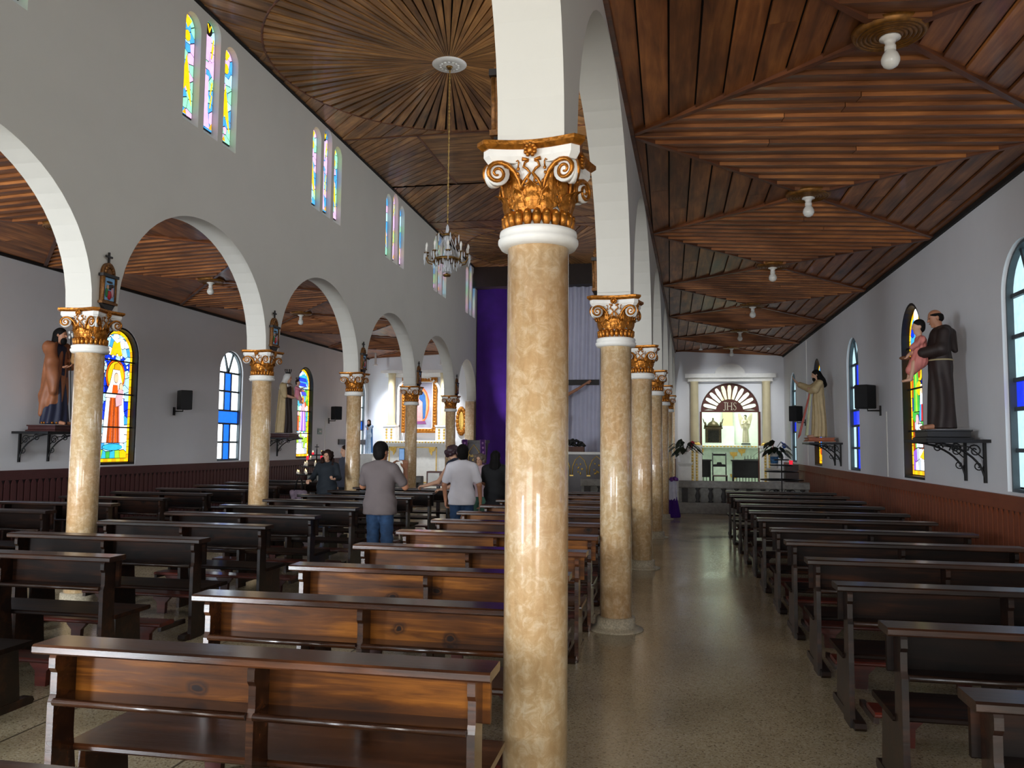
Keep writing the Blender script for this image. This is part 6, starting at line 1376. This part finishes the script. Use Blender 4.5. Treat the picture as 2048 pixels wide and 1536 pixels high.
# lectern
t = thing('lectern', 'dark brown lectern draped with two purple stoles and gold lettering', 'lectern', (-5.03, 20.98, .28))
ring_sweep([([(-.22, -.15), (.22, -.15), (.22, .15), (-.22, .15)], 0), ([(-.24, -.16), (.24, -.16), (.24, .16), (-.24, .16)], .7), ([(-.3, -.18), (.3, -.18), (.3, .18), (-.3, .18)], 1.38)]).obj('body', DB, t); MB().bbox(-.33, .33, -.22, .22, 1.38, 1.46).obj('desk', DB, t)
MB().tube([(-.14, -.19, .6), (-.14, -.2, 1.15), (0, -.2, 1.34), (.14, -.2, 1.15), (.14, -.19, .6)], .01, 5).obj('gilded_arch', GOLD2, t)
VI = plain('purple_stole', (76, 26, 104), .8, 0, .2, 20); VP = plain('lilac_trim', (168, 120, 176), .8)
for s in (-1, 1):
    st_ = MB().add([(s*.17, -.235, 1.475), (s*.3, -.235, 1.475), (s*.33, -.225, .8), (s*.2, -.225, .8), (s*.17, -.215, 1.475), (s*.3, -.215, 1.475), (s*.33, -.205, .8), (s*.2, -.205, .8)], [(0, 1, 2, 3), (4, 5, 6, 7), (0, 1, 5, 4), (2, 3, 7, 6), (0, 3, 7, 4), (1, 2, 6, 5)]).obj('stole', VI, t); m = MB()
    for a, b in (((.17, 1.47), (.2, .8)), ((.3, 1.47), (.33, .8)), ((.2, .805), (.33, .805))): m.tube([(s*a[0], -.238, a[1]), (s*b[0], -.228, b[1])], .006, 4)
    for k in range(5): m.ell((s*(.24+.01*k), -.235, 1.38-k*.12), (.03, .006, .034), 6, 4)
    m.obj('stole_trim', VP, st_)
for i, s in enumerate(('Palabra', 'de', 'Dios')): text_on(s, .1, GOLD2, 'lettering', t, (0, -.205, 1.05-.1*i), 0)
t = thing('gilded_relief', 'oval gilded carving on the wall beyond the columns beside the lectern', 'carving', (-6.46, YB-.01, 2.35)); m = MB()
for k in range(18): a = 2*PI*k/18; m.ell((.13*math.cos(a), -.04, .38*math.sin(a)), (.06, .04, .09), 6, 5)
m.obj('rim', GOLD, t); MB().ell((0, -.03, 0), (.11, .03, .34), 12, 8).obj('boss', GOLD2, t)
# statue on pedestal beside the painted altar
t = statue_root('small statue in white robe and blue mantle on a white pedestal beside the painted altar', -9.12, 23.9, 1.3, PI, .62)
robe_sdf(.17, .13, 1.36, 9, .012).obj('robe', plain('pale_blue_robe', (190, 212, 236), .6), t, .016); S = Sdf(); S.rc((0, -.06, .1), (0, -.05, 1.2), .2, .17, .05, (1, .75, 1)); S.rc((-.15, -.02, 1.36), (.15, -.02, 1.36), .07, None, .05); S.rc((0, .3, 0), (0, .24, 1.3), .19, .12, .02, sub=True); S.clip((0, 0, -1), -.02); S.obj('mantle', plain('blue_mantle', (60, 112, 170), .6), t, .016)
S = Sdf(); P = head(S, v3(0, .05, 1.58), v3(0, 1, 0)); S.rc((0, 0, 1.38), (0, .03, 1.52), .055, None, .03); hand(S, v3(.02, .2, 1.2), v3(-.2, .4, .9), v3(-1, 0, 0), .2, 1); hand(S, v3(-.02, .2, 1.2), v3(.2, .4, .9), v3(1, 0, 0), .2, -1); S.obj('body', SKIN2, t, .013); S = Sdf(); S.el(P(0, -.02, .04), v3(.09, .1, .095), .02); S.chain([P(0, -.05, 0), P(0, -.06, -.2)], [.09, .11], .04); S.el(P(0, .13, -.04), v3(.065, .09, .11), .01, True); S.obj('veil', HAIRB, t, .013)
t = thing('pedestal', 'white pedestal under the small blue-mantled statue', 'pedestal', (-9.12, 23.9, .28)); MB().box(-.2, .2, -.2, .2, 0, .97).obj('shaft', WHITE, t); MB().box(-.24, .24, -.24, .24, .97, 1.02).obj('cap', WHITE, t)

# ------------------------------------------------------------------ candle stands
def candle_stand(label, x, y, z, lit, s=1.0):
    t = thing('candle_stand', label, 'candle stand', (x, y, z)); MB().tube([(0, 0, .02), (0, 0, 1.48)], .014, 6).obj('pole', BLACK, t)
    m = MB(); m.tube([(0, 0, 1.45), (0, 0, 1.6)], .009, 5); m.tube([(-.05, 0, 1.54), (.05, 0, 1.54)], .009, 5); m.obj('finial_cross', BLACK, t)
    for r, zz in ((.46*s, .9), (.36*s, 1.08), (.25*s, 1.22), (.16*s, 1.34)): MB().lathe([(r-.1, zz), (r, zz), (r, zz+.025), (r-.1, zz+.025), (r-.1, zz)], 32).obj('tier', BLACK, t); 
    m = MB()
    for zz, r in ((.91, .46), (1.09, .36), (1.23, .25), (1.35, .16)):
        for k in range(4): a = PI/2*k; m.tube([(0, 0, zz), (r*s*math.cos(a), r*s*math.sin(a), zz)], .008, 4)
    m.obj('tier_spokes', BLACK, t)
    for k in range(6): a = 2*PI*k/6; MB().tube([(math.cos(a)*q[1], math.sin(a)*q[1], q[2]) for q in spi((0, .2, .62), .1, 1.4, 1, -PI/2)], .008, 4).obj('scroll', BLACK, t)
    for k in range(3): a = 2*PI*k/3+.3; MB().tube([(0, 0, .35), (.2*math.cos(a), .2*math.sin(a), .12), (.3*math.cos(a), .3*math.sin(a), .012)], .013, 5).obj('leg', BLACK, t)
    WX = plain('candle_wax', (240, 228, 206), .4, 0, .04); FL = glow('candle_flame', (255, 196, 110), 9); RD = glow('red_votive', (230, 40, 60), .9)
    rn = random.Random(int(x*10))
    for zz, r, n in ((.926, .43, 10), (1.106, .33, 9), (1.246, .22, 5), (1.366, .12, 3)):
        for k in range(n):
            if rn.random() > lit: continue
            a = 2*PI*k/n+rn.random()*.3; h = rn.choice((.05, .06, .09)); px, py = x+r*s*math.cos(a), y+r*s*math.sin(a)
            c = thing('votive_candle', 'small votive candle burning on the %s' % label.split(' with')[0], 'candle', (px, py, z+zz), 0, 'votive candles on the '+label.split(' with')[0])
            red = rn.random() < .25
            MB().lathe([(.026, 0), (.028, h), (.008, h)], 12).obj('wax', RD if red else WX, c); MB().lathe([(.0, h), (.01, h+.012), (.008, h+.025), (0, h+.045)], 8).obj('flame', FL, c)
candle_stand('tiered candle stand under the purple-robed window with lit candles', -7.97, 17.6, 0, .7)
candle_stand('tiered black iron candle stand beside the JHS chapel pews with few candles', 2.42, 18.9, 0, .06)
c = thing('votive_lamp', 'small red glowing votive lamp by the wainscot near the JHS chapel', 'candle', (2.95, 21.3, 1.2)); MB().lathe([(.04, 0), (.05, .1), (.045, .1)], 14).obj('cup', glow('red_votive', (230, 40, 60), .9), c)
s_ = thing('votive_box', 'small dark wooden box by the wainscot holding the red votive lamp', 'box', (2.95, 21.3, .28)); MB().bbox(-.16, .16, -.14, .14, 0, .918).obj('body', DB, s_)

# ------------------------------------------------------------------ plants, pedestals, draped stand
LEAF = plain('dark_green_leaf', (22, 40, 26), .35, 0, .3, 10)
def plant(label, x, y, z, nl, rnd, pot, flower):
    t = thing('potted_plant', label, 'plant', (x, y, z)); pot(t)
    for i in range(nl):
        a = rnd.uniform(0, 2*PI); el = rnd.uniform(.0, 1.25); L = rnd.uniform(.18, .4); c, s = math.cos(a), math.sin(a); base = v3(0, 0, .25 if pot is potA else .38); tip = base+v3(c*math.cos(el), s*math.cos(el), math.sin(el))*L
        m = MB().tube([tuple(base), tuple((base+tip)/2+v3(0, 0, .03)), tuple(tip)], .005, 4); sd = v3(-s, c, 0)*.075; dn = v3(c*.14, s*.14, -.12); q = [tip, tip+dn*.35+sd, tip+dn*1.0+sd*.7, tip+dn*1.5, tip+dn*1.0-sd*.7, tip+dn*.35-sd]; q2 = [p+v3(0, 0, .006) for p in q]
        m.add([tuple(p) for p in q+q2], [tuple(range(6))[::-1], tuple(range(6, 12))]+[(k, (k+1) % 6, 6+(k+1) % 6, 6+k) for k in range(6)]); m.obj('leaf', LEAF, t)
    for fx, fy, fz, col in flower:
        m = MB().tube([(0, 0, .2), (fx*.7, fy, fz*.7), (fx, fy, fz)], .005, 4); m.ell((fx, fy-.02, fz), (.055, .02, .07), 8, 6); m.tube([(fx, fy-.04, fz-.02), (fx+.01, fy-.07, fz+.05)], .008, 5); m.obj('flower', plain('flower_%d_%d_%d' % col, col, .3), t)
def potA(t): ring_sweep([([(-.1, -.1), (.1, -.1), (.1, .1), (-.1, .1)], 0), ([(-.17, -.17), (.17, -.17), (.17, .17), (-.17, .17)], .28)]).obj('pot', WHITE, t)
def potB(t): MB().lathe([(.09, 0), (.1, .02), (.085, .2), (.12, .42), (.1, .42), (.05, .2)], 20).obj('vase', WHITE, t); MB().lathe([(.095, .12), (.112, .3), (.1, .3)], 12).obj('vase_pattern', plain('blue_pattern', (70, 120, 170), .3, 0, .5, 25), t)
def pedestal(x, y, h, label):
    t = thing('flower_pedestal', label, 'pedestal', (x, y, .28)); MB().box(-.13, .13, -.13, .13, 0, h-.06).obj('shaft', WHITE, t); ring_sweep([([(-.13, -.13), (.13, -.13), (.13, .13), (-.13, .13)], h-.1), ([(-.2, -.2), (.2, -.2), (.2, .2), (-.2, .2)], h-.02), ([(-.2, -.2), (.2, -.2), (.2, .2), (-.2, .2)], h)]).obj('cap', WHITE, t)
pedestal(.38, 22.0, .92, 'white pedestal with a dark leafy plant beside the JHS portal and the columns')
plant('dark-leaved plant with a red bloom in a square white pot beside the columns', .38, 22.0, 1.202, 26, random.Random(2), potA, [(.2, -.1, .5, (180, 30, 50))])
pedestal(2.66, 22.2, .8, 'white pedestal carrying the blue and white vase')
plant('dark-leaved plant with red and blue blooms in a blue and white vase', 2.66, 22.2, 1.082, 28, random.Random(4), potB, [(-.06, -.12, .66, (200, 40, 60)), (.24, -.1, .58, (40, 80, 160))])
for x in (.12, .44): tag(MB().bbox(x-.05, x+.05, YB-.06, YB-.002, .3, 1.25).obj('wall_panel', plain('red_brown_fan', (92, 40, 28))), 'narrow red-brown wooden panel on the end wall behind the plant pedestal', 'panel', 'red-brown panels behind the pedestal')
t = thing('draped_stand', 'small stand draped in white and purple cloth with violet flowers, beside a column', 'stand', (.02, 19.3, 0)); S = Sdf(); S.rc((0, 0, .03), (0, 0, .42), .2, .13, .05); S.fold(lambda X, Y, Z: .016*np.sin(11*th(X, Y)+Z*5)); S.clip((0, 0, -1), 0); S.obj('purple_skirt', PURP, t, .013); S = Sdf(); S.rc((0, 0, .45), (0, 0, .75), .14, .12, .05); S.fold(lambda X, Y, Z: .01*np.sin(9*th(X, Y)+2)); S.obj('white_cloth', plain('white_cotton', (214, 216, 232), .8), t, .013); m = MB(); rn = random.Random(9)
for i in range(26): m.ell((rn.uniform(-.14, .14), rn.uniform(-.12, .12), .84+rn.uniform(0, .08)), (.035, .035, .03), 6, 4)
m.obj('flowers', plain('violet_flowers', (112, 60, 140), .7, 0, .3, 20), t)
# guest-book box near the leaning visitor
t = thing('notice_box', 'red-brown wooden box with white notice on a post by the leaning visitor', 'box', (-4.3, 14.95, 0)); MB().box(-.03, .03, -.03, .03, 0, .85).obj('post', DB, t); MB().box(-.2, .2, -.2, .2, 0, .03).obj('foot', DB, t); b = MB().bbox(-.2, .2, -.12, .12, .85, 1.12).obj('box', plain('red_brown_fan', (92, 40, 28)), t); MB().box(-.17, .05, -.126, -.12, .88, 1.09).obj('notice', WHITE, b)

# ------------------------------------------------------------------ visitors
JEAN = plain('blue_denim', (44, 74, 112), .8, 0, .3, 14); GREYT = plain('grey_cotton', (112, 102, 102), .85, 0, .06, 6); WHT = plain('white_tee', (230, 228, 236), .85, 0, .04, 6); BLK = plain('black_cotton', (17, 17, 20), .8, 0, .3, 20); DTEAL = plain('dark_teal_cotton', (26, 34, 42), .8, 0, .15)
arms = {-1: (v3(-.3, .1, 1.14), v3(-.02, .36, 1.36), v3(.25, .25, 1), v3(.6, .5, 0)), 1: (v3(.29, .12, 1.14), v3(.17, .37, 1.36), v3(-.1, .2, 1), v3(-.6, .5, 0))}
_, A = person('man in grey T-shirt and blue jeans seen from behind, holding up a phone', (-3.5, 9.6, 0), -.12, 1.65, arms, GREYT, JEAN, 'short', HAIR, SKIN, 'short', .8, 0, v3(.3, 1, .05), wide=1.06)
ph = thing('phone', 'black smartphone held up by the man in the grey T-shirt', 'phone', (-3.5+.128, 9.6+.42, 1.425), -.12); MB().bbox(-.038, .038, -.005, .005, 0, .155, .003).obj('case', BLACK, ph); MB().box(-.034, .034, -.0065, -.005, .008, .147).obj('screen', glow('phone_screen', (110, 150, 200), .7), ph)
person('man in white T-shirt and jeans seen from behind, standing in the centre aisle', (-2.98, 11.6, 0), .1, 1.62, {-1: (v3(-.27, -.02, 1.1), v3(-.26, .06, .86), v3(.05, .1, -1), v3(1, 0, 0)), 1: (v3(.27, -.02, 1.1), v3(.28, .06, .86), v3(0, .1, -1), v3(-1, 0, 0))}, WHT, JEAN, 'short', HAIR, SKIN, 'short', .8, 0, v3(-.25, 1, 0), wide=.98, stride=.06)
person('woman with short curly hair leaning and reaching to the notice box', (-3.28, 12.9, 0), 1.05, 1.66, {-1: (v3(-.1, .5, 1.04), v3(-.16, .78, .96), v3(-.1, 1, -.1), v3(0, 0, -1)), 1: (v3(.22, .42, .98), v3(.1, .62, .9), v3(-.3, .8, -.1), v3(0, 0, -1))}, plain('dark_blue_blouse', (36, 44, 62), .8, 0, .4, 16), plain('faded_shorts', (96, 124, 156), .8, 0, .2), 'bob', plain('auburn_hair', (52, 30, 38), .5, 0, .3, 30), SKIN2, 'none', .84, .42, v3(.1, .8, -.5), 'shorts', wide=.95)
person('woman with long black hair in a black dress seen from behind near the lectern', (-2.9, 13.55, 0), -.05, 1.52, {-1: (v3(-.24, .05, 1.1), v3(-.2, .22, 1.0), v3(.3, .8, .1), v3(0, 0, 1)), 1: (v3(.25, -.02, 1.1), v3(.27, .05, .86), v3(.05, .1, -1), v3(-1, 0, 0))}, BLK, BLK, 'long', HAIR, SKIN, 'short', .62, 0, v3(-.1, 1, 0), 'skirt', wide=1.08)
person('woman with dark curly hair in dark teal clothes facing the camera by the column', (-6.28, 14.35, 0), PI+.25, 1.5, {-1: (v3(-.26, .08, 1.12), v3(-.2, .27, 1.1), v3(.4, .7, .1), v3(0, 0, 1)), 1: (v3(.28, .1, 1.12), v3(.32, .26, 1.08), v3(.1, .7, -.1), v3(0, 0, -1))}, DTEAL, JEAN, 'curly', HAIRB, SKIN2, 'long', .78, 0, v3(.12, 1, -.05), wide=1.0)
person('woman in dark top with long dark hair standing behind the curly-haired woman', (-6.5, 15.75, 0), PI-.7, 1.58, None, plain('grey_blouse', (60, 62, 74), .8), BLK, 'long', HAIRB, SKIN2, 'long', .8, 0, v3(0, 1, -.1))
person('older visitor in pale blouse facing the camera, half hidden by the black-haired woman', (-3.42, 14.6, 0), PI+.1, 1.46, None, plain('pale_pink_blouse', (196, 170, 176), .8), plain('green_skirt', (84, 128, 110), .8), 'bob', plain('grey_brown_hair', (96, 82, 72), .6), SKIN2, 'short', .8, 0, v3(.2, 1, -.1))
t = thing('tote_bag', 'grey shopping bag with pink base carried by the curly-haired woman', 'bag', (-6.62, 13.9, .42)); S = Sdf(); S.rc((-.12, 0, .08), (.12, 0, .08), .1, None, .03, (1, .7, 1)); S.rc((-.1, 0, .3), (.1, 0, .3), .075, None, .08, (1, .6, 1)); S.clip((0, 0, 1), .36); S.fold(lambda X, Y, Z: .006*np.sin(X*50+Z*20)); S.obj('bag_body', plain('bag_cloth', (104, 88, 100), .7, 0, .4, 9), t, .011)
for s in (-1, 1): MB().tube([(-.08, s*.03, .34), (-.05, s*.02, .52), (.0, s*.0, .6), (.05, s*.02, .52), (.08, s*.03, .34)], .008, 5).obj('handle', BLACK, t)
